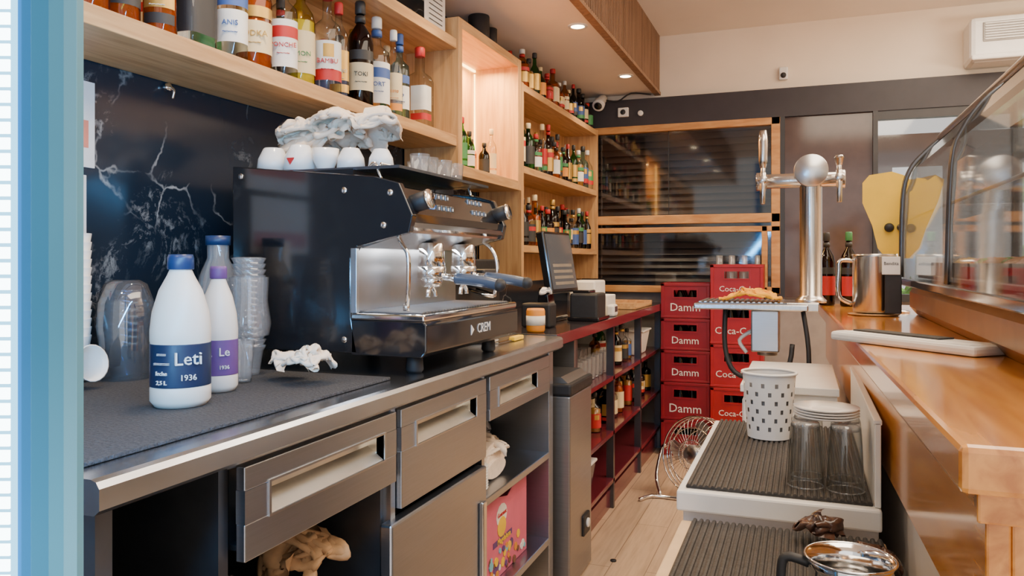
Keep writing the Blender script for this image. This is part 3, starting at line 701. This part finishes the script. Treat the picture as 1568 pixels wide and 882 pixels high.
b=B('white_storage_tub'); b.prism([(-1.18,.167),(-1.02,.167),(-.99,.33),(-1.21,.33)],'y',3.55,3.85,GPLAST,.01); b.box(-1.215,-.985,3.54,3.86,.33,.345,WHITEP,.005); b.box(-1.15,-1.05,3.58,3.82,.175,.27,L_['w'],.01); b.done()
b=B('white_storage_tub'); b.prism([(-1.16,.727),(-1.02,.727),(-.99,.88),(-1.19,.88)],'y',5.08,5.33,WHITEP,.008); b.box(-1.2,-.98,5.07,5.34,.88,.893,WHITEP,.005); b.done()
b=B('pos_terminal')
b.box(-1.30,-1.14,3.60,3.86,1.0505,1.075,BLACK,.008); b.prism([(-1.26,1.07),(-1.18,1.07),(-1.20,1.22),(-1.24,1.22)],'y',3.68,3.78,BLACK,.004)
Mt=Matrix.Translation((-1.15,3.74,1.33))@Matrix.Rotation(math.radians(-6),4,'Z')@Matrix.Rotation(math.radians(-10),4,'Y')
b.box(-.03,.012,-.17,.17,-.14,.17,BLACK,.008,Mt); b.box(.0125,.014,-.155,.155,-.12,.155,pm('pos_screen',(.05,.05,.055),.08,emis=(.5,.48,.45),es=.12),0,Mt)
for k in range(4): b.box(.0142,.0146,-.12,.12,-.10+k*.03,-.085+k*.03,pm('pos_button',(.25,.22,.18),.3),0,Mt)
b.done()
b=B('receipt_printer'); b.box(-1.10,-.955,3.74,3.92,1.0505,1.19,BLACKM,.012); b.box(-1.09,-1.0,3.76,3.88,1.188,1.205,BLACK,.006); b.box(-1.11,-.945,3.73,3.96,1.0505,1.072,BLACK,.006); b.done()
b=B('napkin_dispenser'); b.box(-1.20,-1.06,3.30,3.40,1.0505,1.16,BLACKM,.01); b.cloth((-1.10,3.35,1.161),.16,.035,.035,[(0,0,.03,.06)],PAPER,41,24,.5); b.done()
b=B('orange_jar'); b.lathe([(.035,0),(.04,.01),(.04,.09),(.036,.10)],(-1.06,3.10,1.0505),L_['o'],20); b.lathe([(.041,.03),(.041,.07)],(-1.06,3.10,1.0505),L_['w'],20); b.done()
b=B('menu_card_box'); b.box(-1.25,-1.10,4.25,4.5,1.0505,1.24,WHITEP,.01); b.box(-1.12,-1.02,4.22,4.42,1.0505,1.16,PAPER,.006); b.done()
b=B('card_reader'); b.box(-1.0,-.955,4.10,4.2,1.0505,1.115,WHITEP,.012); b.box(-.956,-.954,4.12,4.18,1.075,1.105,STEELD); b.done()
b=B('wooden_tray'); b.box(-1.35,-.97,4.75,5.3,1.0505,1.065,SHELFW,.004); b.box(-1.35,-.97,4.75,4.77,1.065,1.085,SHELFW); b.box(-1.35,-.97,5.28,5.3,1.065,1.085,SHELFW); b.done()
b=B('black_back_monitor'); b.box(-1.46,-1.40,3.10,3.55,1.14,1.36,BLACKM,.008,); b.box(-1.48,-1.34,3.22,3.38,1.0505,1.07,BLACK,.005); b.box(-1.45,-1.42,3.27,3.33,1.06,1.2,BLACK); b.done()
# ---------------------------------------------------------------- crates
def crate_stack(name,x0,x1,y0,y1,zs,mat,txt,ts,top_bottles=False):
    b=B(name)
    for k in range(len(zs)-1):
        z0,z1=zs[k]+.002,zs[k+1]; h=z1-z0; w=x1-x0
        top=(k==len(zs)-2)
        sa,sb=z0+h*.60,z0+h*.80
        cx=(x0+x1)/2; hw=w*.24
        b.box(x0,x1,y0,y0+.015,z0,sa,mat); b.box(x0,x1,y0,y0+.015,sb,z1,mat)
        b.box(x0,cx-hw,y0,y0+.015,sa,sb,mat); b.box(cx+hw,x1,y0,y0+.015,sa,sb,mat)
        b.box(x0,x1,y1-.015,y1,z0,z1,mat); b.box(x0,x0+.015,y0,y1,z0,z1,mat); b.box(x1-.015,x1,y0,y1,z0,z1,mat); b.box(x0,x1,y0,y1,z0,z0+.01,mat)
        b.box(x0-.006,x1+.006,y0-.006,y0+.02,z1-.022,z1-.002,mat,.003); b.box(x0-.006,x1+.006,y0-.006,y0+.02,z0,z0+.016,mat,.003)
        b.box(x0-.006,x0+.02,y0-.006,y1,z1-.022,z1-.002,mat,.003)
        for xx in (x0-.004,x1-.018): b.box(xx,xx+.022,y0-.005,y0+.015,z0,z1-.003,mat,.003)
        for (p,q,r_,s_) in [(cx-hw-.01,cx+hw+.01,sb,sb+.01),(cx-hw-.01,cx+hw+.01,sa-.01,sa),(cx-hw-.01,cx-hw,sa,sb),(cx+hw,cx+hw+.01,sa,sb)]: b.box(p,q,y0-.006,y0+.005,r_,s_,mat)
        b.text(txt,(cx,y0-.002,z0+h*.30),(1,0,0),(0,0,1),ts*h/.25,WHITEP)
        for i in range(4):
            for j in range(3):
                xx=x0+w*(i+.5)/4; yy=y0+(y1-y0)*(j+.5)/3; hh=h*.93 if not top or not top_bottles else h+.05
                b.lathe([(.028,0),(.03,.01),(.03,hh*.6),(.014,hh*.8),(.013,hh)],(xx,yy,z0+.011),GBROWN if not (top and top_bottles) else GPLAST,10)
    b.done()
crate_stack('beer_crate_stack',-.925,-.60,5.42,5.70,[0,.25,.513,.734,.955,1.20],RED,'Damm',.080)
crate_stack('soft_drink_crate_stack',-.585,-.25,5.38,5.68,[0,.25,.50,.79,1.09,1.33],RED2,'Coca-Cola',.055,True)
b=B('floor_fan')
F=Matrix.Translation((-.56,4.50,.245))@Matrix.Rotation(math.radians(-28),4,'Z')@Matrix.Rotation(math.radians(-12),4,'X')
def fp(r,a,y): return F@Vector((r*math.cos(a),y,r*math.sin(a)))
for r,y in [(.215,0),(.215,-.04),(.215,.04),(.15,-.065),(.08,-.075),(.15,.065)]:
    b.tube([fp(r,2*math.pi*k/16,y) for k in range(16)],.0045 if r>.2 else .003,CHROME,6,True)
for k in range(40):
    a=2*math.pi*k/40
    b.tube([fp(.215,a,0),fp(.19,a,-.05),fp(.12,a,-.072),fp(.05,a,-.078)],.0016,CHROME,4)
b.lathe([(.001,.07),(.05,.068),(.055,.06),(.055,-.10),(.03,-.12)],(0,0,0),SATIN,20,F@Matrix.Rotation(math.radians(90),4,'X'))
for k in range(4):
    a0=k*math.pi/2
    pts=[fp(.05,a0-.3,.01),fp(.18,a0-.35,-.015),fp(.195,a0,0),fp(.18,a0+.35,.03),fp(.05,a0+.3,.02)]
    b.add(pts,[[0,1,2,3,4]],SATIN)
b.tube([(-.76,4.42,.02),(-.80,4.52,.10),(-.78,4.60,.245),(-.76,4.6,.26)],.011,CHROME,8); b.tube([(-.34,4.32,.02),(-.33,4.37,.10),(-.35,4.39,.24)],.011,CHROME,8)
b.tube([(-.86,4.32,.012),(-.76,4.42,.012),(-.34,4.32,.012),(-.36,4.16,.012)],.011,CHROME,8)
b.done()
b=B('bottle_cap'); b.lathe([(.014,0),(.014,.006),(.01,.007)],(-.80,3.42,0.0),BLACKM,12); b.done()
# ---------------------------------------------------------------- right bar
def ex(y): return .16-.0303*(y-.96)
b=B('bar_counter')
yA,yB=.96,3.95
b.prism([(ex(yA),yA),(ex(yB),yB),(1.0,yB),(1.0,yA)],'z',1.095,1.15,BARW,.008)
b.prism([(ex(yA)+.03,yA+.03),(ex(yB)+.03,yB-.03),(ex(yB)+.055,yB-.03),(ex(yA)+.055,yA+.03)],'z',.90,1.096,BARW,.003)
b.prism([(ex(yA)+.055,yA+.03),(.96,yA+.03),(.96,yA+.055),(ex(yA)+.055,yA+.055)],'z',.0,1.096,BARW,.003)
b.prism([(ex(yA)+.02,yA+.02),(.98,yA+.02),(.98,yA+.04),(ex(yA)+.02,yA+.04)],'z',1.06,1.096,BARW,.003)
b.prism([(ex(yA)+.06,yA+.06),(ex(yB)+.06,yB-.03),(ex(yB)+.10,yB-.03),(ex(yA)+.10,yA+.06)],'z',0,1.09,WHITEW)
b.prism([(.92,yA+.05),(.96,yA+.05),(.96,yB-.03),(.92,yB-.03)],'z',0,1.09,BARW)
b.prism([(.12,yB-.06),(.96,yB-.06),(.96,yB-.03),(.12,yB-.03)],'z',0,1.09,WHITEW)
b.done()
def mat_ribs(b,x0,x1,y0,y1,z):
    b.box(x0,x1,y0,y1,z,z+.006,RUBBER,.002)
    n=int((x1-x0)/.013)
    for i in range(n):
        cx=x0+(i+.5)*(x1-x0)/n
        b.prism([(cx+.0048*math.cos(t*math.pi/4),z+.006+.0045*math.sin(t*math.pi/4)) for t in range(5)],'y',y0-.003,y1+.003,RUBBER)
b=B('glass_washer_cabinet')
b.box(-.25,.145,1.74,2.52,.06,.842,WHITEW,.006); b.box(-.262,.15,1.725,2.53,.80,.845,WHITEP,.005)
b.box(-.256,-.25,1.80,2.46,.12,.76,STEEL,.002); b.box(-.27,-.256,1.86,2.40,.70,.72,STEEL,.004)
for xx in (-.2,.1):
    for yy in (1.8,2.46): b.cyl((xx,yy,0),(xx,yy,.07),.018,BLACKM)
b.done()
b=B('ribbed_drain_mat'); mat_ribs(b,-.245,.135,1.75,2.50,.8455); b.done()
b=B('side_splash_panel'); b.box(.137,.149,1.74,2.60,.846,1.02,WHITEP,.002); b.box(.135,.151,1.74,2.60,1.015,1.025,WHITEP,.002); b.done()
b=B('under_bar_worktop')
b.box(-.25,.155,.35,1.715,.745,.785,pm('beige_laminate',(.66,.46,.26),.5),.004); b.box(-.24,.14,.38,1.7,.05,.745,WHITEW,.004)
b.box(-.245,-.24,.42,1.02,.10,.72,WHITEP,.003); b.box(-.245,-.24,1.06,1.66,.10,.72,WHITEP,.003)
b.box(-.26,-.245,.6,.9,.66,.675,STEEL,.003); b.box(-.24,.14,.38,1.7,0,.05,BLACKM)
b.done()
b=B('ribbed_drain_mat'); mat_ribs(b,-.225,.15,.45,1.70,.7855); b.done()
b=B('white_bar_fridge'); b.box(-.18,.10,2.60,3.20,.04,.93,WHITEP,.004); b.box(-.19,.105,2.59,3.21,.93,.955,WHITEP,.003); b.box(-.187,-.18,2.64,3.16,.1,.9,WHITEP,.004); b.box(-.20,-.187,2.68,2.70,.5,.8,STEEL,.004); b.box(-.17,.09,2.62,3.18,0,.04,BLACKM); b.done()
b=B('cutlery_basket')
def rad(z): return .058+(.072-.058)*z/.18
seg=48; rows=30; vs=[];fs=[]
for j in range(rows+1):
    z=.18*j/rows
    for k in range(seg):
        a=2*math.pi*k/seg; vs.append((rad(z)*math.cos(a),rad(z)*math.sin(a),z))
for j in range(rows):
    for k in range(seg):
        hole=(4<=j<=25 and (j-4)%4 in (0,1) and (k+(2 if ((j-4)//4)%2 else 0))%4 ==0)
        if not hole: fs.append([j*seg+k,j*seg+(k+1)%seg,(j+1)*seg+(k+1)%seg,(j+1)*seg+k])
b.add(vs,fs,WHITEP,True,Matrix.Translation((-.09,2.295,.8575)))
b.shell([(.050,.004),(.062,.155)],(-.09,2.295,.8575),pm('basket_hole_shade',(.28,.27,.26),.5),36)  # grey inner shell added so the holes look shadowed inside
b.lathe([(.057,0),(.057,.004)],(-.09,2.295,.8575),WHITEP,36)
b.tube([(-.09+.073*math.cos(k*.3927),2.295+.073*math.sin(k*.3927),.8575+.18) for k in range(16)],.004,WHITEP,8,True)
b.done()
b=B('glass_tumbler_group')
for (x,y) in [(.005,1.82),(.085,1.81),(.01,1.905),(.09,1.90)]:
    b.shell([(.0385,.0),(.036,.05),(.034,.10),(.031,.134),(.028,.14)],(x,y,.857),GTUMB,24)
    b.lathe([(.029,.130),(.029,.1395)],(x,y,.857),GPLAST,24)
    b.shell([(.0375,0),(.0395,.002),(.0375,.004)],(x,y,.857),GPLAST,24)
b.done()
b=B('saucer_stack')
for i in range(4): b.lathe([(.03,0),(.066,.006),(.070,.010),(.03,.004),(.001,.004)],(.048,1.87,.998+i*.006),CERAM,32)
b.done()
b=B('milk_frothing_pitcher')
c=(.062,1.19,.797)
b.shell([(.001,.002),(.055,0),(.060,.004),(.060,.05),(.052,.09),(.054,.12),(.060,.135),(.058,.135),(.052,.12),(.050,.09),(.057,.05),(.056,.008),(.001,.006)],c,CHROME,40)
b.tube([(c[0]+.06*math.cos(k*.3927),c[1]+.06*math.sin(k*.3927),c[2]+.135) for k in range(16)],.002,CHROME,6,True)
b.tube([(c[0]-.054,c[1],c[2]+.12),(c[0]-.085,c[1],c[2]+.125),(c[0]-.092,c[1],c[2]+.10),(c[0]-.09,c[1],c[2]+.04),(c[0]-.06,c[1],c[2]+.025)],.007,BLACKM,10)
b.done()
W=pm('brown_wrap',(.10,.05,.035),.2,0,.5,30,.2)
b=B('brown_plastic_wrap'); b.cloth((.03,1.64,.797),.22,.055,.04,[(0,0,.045,.04)],W,51,32,.5); b.done()
b=B('brown_plastic_wrap'); b.cloth((.11,1.47,.797),.24,.05,.055,[(0,0,.05,.05)],W,52,32,.5); b.done()
# ---------------------------------------------------------------- beer tap
b=B('beer_tap_tower')
b.box(-.42,.02,3.22,3.56,1.155,1.18,STEELH,.006); b.box(-.40,-.06,3.24,3.54,1.178,1.184,STEELD,.002)
for i in range(16): b.box(-.40+i*.021,-.39+i*.021,3.24,3.54,1.183,1.187,SATIN)
b.box(-.10,.06,3.28,3.52,1.15,1.185,BSTEEL,.004)
tx,ty=.03,3.42; za=1.685
b.lathe([(.06,0),(.062,.01),(.052,.02),(.044,.03),(.044,.52),(.046,.525)],(tx,ty,1.18),BSTEEL,32)
b.cyl((tx,ty-.06,za+.035),(tx,ty+.06,za+.035),.066,SATIN,32)
b.cyl((tx-.21,ty,za),(tx+.12,ty,za),.030,BSTEEL,24)
b.cyl((tx-.215,ty,za),(tx-.175,ty,za),.038,BSTEEL,24); b.cyl((tx+.10,ty,za),(tx+.13,ty,za),.038,BSTEEL,24)
for xx,hh in ((-.185,.155),(.105,.04)):
    b.cyl((tx+xx,ty,za),(tx+xx,ty-.09,za),.018,BSTEEL,16)
    b.cyl((tx+xx,ty-.075,za+.03),(tx+xx,ty-.085,za-.10),.013,BSTEEL,16,.010)
    b.cyl((tx+xx,ty-.07,za),(tx+xx,ty-.065,za+.06),.010,BSTEEL,12)
    b.lathe([(.012,0),(.018,.03),(.020,hh*.7),(.014,hh)],(tx+xx,ty-.065,za+.05),BSTEEL,16)
b.box(-.20,-.09,3.30,3.48,.98,1.15,STEEL,.006); b.cyl((-.14,3.39,.96),(-.14,3.39,1.0),.04,STEEL)
b.tube([(-.30,3.30,1.155),(-.30,3.28,1.0),(-.26,3.26,.90),(-.16,3.25,.88),(-.06,3.25,.93),(-.04,3.27,1.02)],.010,BLACKM)
b.tube([(.0,3.27,1.15),(.02,3.24,1.0),(.02,3.24,.8),(.02,3.24,.5)],.009,BLACKM)
b.tube([(-.20,3.38,1.06),(-.25,3.37,1.02),(-.22,3.36,.97)],.008,WHITEP)
b.done()
b=B('yellow_cleaning_cloth'); b.cloth((-.19,3.33,1.188),.42,.14,.09,[(0,0,.10,.03)],YELC,61,44,.55,zmax=.06); b.done()
for (x,y,h,g,cp,la) in [(.10,3.80,.33,GBROWN,L_['k'],L_['r']),(.19,3.74,.33,GBROWN,L_['g'],L_['r'])]:
    b=B('beer_bottle'); bottle(b,(x,y,1.151),h,.036,'tall',g,LIQS['brown'],la,L_['k'],cp,20,None,1); b.done()
b=B('steel_water_pitcher')
c=(.245,3.16,1.162)
b.lathe([(.085,-.010),(.09,-.006),(.05,-.004),(.001,-.003)],c,SHELFW,28)
b.shell([(.001,.0),(.070,0),(.073,.006),(.073,.205),(.076,.215),(.072,.215),(.069,.2),(.069,.01),(.001,.008)],c,BSTEEL,36)
b.tube([(c[0]-.070,c[1]-.01,c[2]+.19),(c[0]-.115,c[1]-.02,c[2]+.19),(c[0]-.12,c[1]-.02,c[2]+.15),(c[0]-.12,c[1]-.02,c[2]+.06),(c[0]-.075,c[1]-.01,c[2]+.03)],.008,CHROME,10)
b.box(c[0]+.03,c[0]+.085,c[1]-.085,c[1]-.075,c[2]+.0,c[2]+.14,BLACKM,.003); b.box(c[0]+.02,c[0]+.08,c[1]-.09,c[1]-.086,c[2]+.14,c[2]+.205,WHITEP,.002)
b.text('Bendita',(c[0]+.05,c[1]-.0905,c[2]+.18),(1,0,0),(0,0,1),.016,L_['k'])
b.done()
b=B('bill_holder_tray')
Mb=Matrix.Translation((.245,2.01,1.151))@Matrix.Rotation(math.radians(-48),4,'Z')
b.box(-.21,.19,-.055,.06,0,.022,WHITEP,.007,Mb); b.box(-.19,.06,.0,.05,.022,.026,BLACKM,.002,Mb); b.box(-.20,.17,-.045,-.01,.0215,.0235,PAPER,.001,Mb)
b.done()
b=B('yellow_display_sign')
O=[(-.125,.30),(-.10,.33),(-.02,.34),(.02,.325),(.045,.305),(.08,.31),(.13,.32),(.16,.30),(.14,.22),(.10,.12),(.075,.04),(.04,0),(-.04,0),(-.07,.04),(-.09,.13),(-.125,.22)]
Ms=Matrix.Translation((.345,3.36,1.362))@Matrix.Rotation(math.radians(-8),4,'Z')
b.prism(O,'y',0,.006,YEL,0,Ms)
b.lathe([(.016,0),(.018,.01),(.012,.02)],Ms@Vector((-.03,0,.12)),BLACKM,16,Matrix.Rotation(math.radians(90),4,'X'))
b.lathe([(.012,0),(.014,.01),(.010,.02)],Ms@Vector((.01,0,.12)),STEELD,16,Matrix.Rotation(math.radians(90),4,'X'))
b.cyl((.345,3.365,1.15),(.345,3.365,1.38),.006,CHROME); b.lathe([(.045,0),(.045,.006),(.01,.01)],(.345,3.365,1.151),CHROME,20)
b.done()
# ---------------------------------------------------------------- display case
b=B('glass_display_case')
c0,c1=1.25,3.25
b.prism([(.40,1.151),(.375,1.18),(.375,1.235),(.39,1.26),(.95,1.26),(.95,1.151)],'y',c0,c1,BRONZE)
b.box(.345,.96,c0-.01,c1+.01,1.26,1.285,BLACK,.004)
prof=[(.35,1.285),(.352,1.45),(.36,1.60),(.385,1.69),(.43,1.755),(.49,1.80),(.60,1.83),(.93,1.84)]
def sheet(p,q,y0,y1,m): b.add([(p[0],y0,p[1]),(q[0],y0,q[1]),(q[0],y1,q[1]),(p[0],y1,p[1])],[[0,1,2,3]],m,True)
for i in range(len(prof)-1): sheet(prof[i],prof[i+1],c0,c1,GCASE)
for yy in (c0,c1): b.add([(p[0],yy,p[1]) for p in prof+[(.95,1.84),(.95,1.285)]],[list(range(len(prof)+2))],GCASE)
b.cyl((.485,c0,1.81),(.485,c1,1.81),.018,SATIN,12); b.box(.466,.509,c0,c1,1.775,1.793,BLACKM)
b.tube([(.485,c1,1.81),(.43,c1+.004,1.76),(.375,c1+.004,1.69),(.352,c1+.004,1.58),(.347,c1+.004,1.29)],.009,STEELD,8)
for yy in (2.25,2.27): b.tube([(.485,yy,1.805),(.428,yy,1.758),(.382,yy,1.69),(.356,yy,1.60),(.346,yy,1.29)],.005,STEELD,6)
for yy in (c0,c1-.02,2.25): b.box(.92,.95,yy,yy+.02,1.285,1.84,STEELD,.003)
b.box(.92,.95,c0,c1,1.82,1.84,STEELD,.003)
b.add([(.50,c0+.02,1.56),(.90,c0+.02,1.56),(.90,c1-.02,1.56),(.50,c1-.02,1.56)],[[0,1,2,3]],GCASE)
b.cyl((.50,c0+.02,1.56),(.50,c1-.02,1.56),.006,SATIN,8)
b.box(.40,.9,c0+.03,c1-.03,1.29,1.30,STEELH)
b.done()
b=B('tapas_tray_assortment')
FC=[pm('salad_green',(.10,.22,.05),.6,0,.4,30,.3),pm('tomato_red',(.40,.07,.04),.4,0,.2,30),pm('omelette_yellow',(.55,.36,.12),.6,0,.2,30),pm('ham_pink',(.45,.22,.16),.5,0,.3,30),pm('fried_brown',(.30,.15,.07),.6,0,.3,30)]
for i in range(8):
    y0=1.35+i*.235
    b.box(.44,.84,y0,y0+.21,1.301,1.306,STEELH,.002)
    for (p,q,r_,s_) in [(.44,.84,y0,y0+.006),(.44,.84,y0+.204,y0+.21),(.44,.446,y0,y0+.21),(.834,.84,y0,y0+.21)]: b.box(p,q,r_,s_,1.301,1.345,STEELH)
    for k in range(7):
        b.crumple((random.uniform(.49,.79),y0+random.uniform(.05,.16),1.307),(.05,.04,.035),FC[(i+random.randint(0,1))%5],i*7+k,.5,2.4,3)
b.done()
# LED door post at the left edge; its blue bands paint the LED's glare
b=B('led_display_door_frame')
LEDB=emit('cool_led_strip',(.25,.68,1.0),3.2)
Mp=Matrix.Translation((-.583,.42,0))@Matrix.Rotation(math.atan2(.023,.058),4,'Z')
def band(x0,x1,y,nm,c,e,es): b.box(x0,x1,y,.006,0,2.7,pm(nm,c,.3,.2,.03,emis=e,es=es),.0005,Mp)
band(-.03,.018,.0,'blue_glare_a',(.01,.12,.30),(.002,.26,.90),.60)
band(.018,.026,-.001,'blue_glare_b',(.01,.11,.25),(.001,.20,.58),.55)
band(.026,.040,-.002,'blue_glare_c',(.02,.13,.22),(.006,.22,.50),.50)
band(.040,.052,-.003,'blue_glare_d',(.05,.19,.28),(.03,.28,.50),.45)
band(.052,.0625,-.004,'blue_glare_e',(.10,.26,.35),(.08,.34,.50),.42)
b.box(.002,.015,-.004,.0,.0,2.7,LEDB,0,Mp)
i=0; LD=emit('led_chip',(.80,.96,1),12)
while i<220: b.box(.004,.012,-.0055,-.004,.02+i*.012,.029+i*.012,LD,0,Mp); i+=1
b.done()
l=bpy.data.lights.new('cool_led_lamp','AREA'); l.shape='RECTANGLE'; l.size=.03; l.size_y=1.6; l.energy=30; l.color=(.10,.48,1)
o=bpy.data.objects.new('cool_led_lamp',l); o.location=(-.70,.48,1.4); S.collection.objects.link(o)
o.rotation_euler=Vector((-.90,.50,0)).to_track_quat('-Z','Z').to_euler()
# ---------------------------------------------------------------- lighting
def area(name,loc,size,sy,en,col,rot=(0,0,0)):
    l=bpy.data.lights.new(name,'AREA'); l.shape='RECTANGLE'; l.size=size; l.size_y=sy; l.energy=en; l.color=col
    o=bpy.data.objects.new(name,l); o.location=loc; o.rotation_euler=rot; S.collection.objects.link(o); return o
area('ceiling_fill',(.6,1.6,3.0),1.2,2.6,76,(1,.84,.65))  # unseen area fills below the ceiling, added to lift overall exposure
area('ceiling_fill',(1.2,4.3,3.0),1.6,1.6,60,(1,.85,.67))
area('front_fill',(1.2,-1.5,1.7),3.2,2.2,24,(1,.92,.84),(math.radians(90),0,0))  # unseen fill added behind the camera to brighten the front
area('ambient_fill',(2.2,3.8,2.2),.8,.8,88,(1,.84,.66),(math.radians(180),0,0))  # unseen upward fill, added for ambient light off the ceiling
for (x,y) in [(.55,3.4),(.55,4.0),(.55,4.6)]:
    b=B('recessed_downlight'); b.lathe([(.06,-.001),(.06,-.008),(.05,-.01)],(x,y,3.03),emit('ceiling_led',(1,.85,.55),10),20); b.done()
w=bpy.data.worlds.new('World'); S.world=w; w.use_nodes=True
bg=w.node_tree.nodes['Background']; bg.inputs[0].default_value=(1,.98,.95,1); bg.inputs[1].default_value=1.1
sn=bpy.data.lights.new('sun','SUN'); sn.energy=5; sn.angle=.05; so=bpy.data.objects.new('sun',sn); so.rotation_euler=(math.radians(-50),0,math.radians(200)); so.location=(2,9,6); S.collection.objects.link(so)
# ---------------------------------------------------------------- camera
cd=bpy.data.cameras.new('camera'); cam=bpy.data.objects.new('camera',cd); S.collection.objects.link(cam)
cam.location=(0,0,1.35); cam.rotation_euler=(math.radians(90),0,math.radians(20.63))
cd.sensor_width=36; cd.lens=36*1450/1920; cd.shift_y=-50/1920; cd.clip_start=.02
S.camera=cam
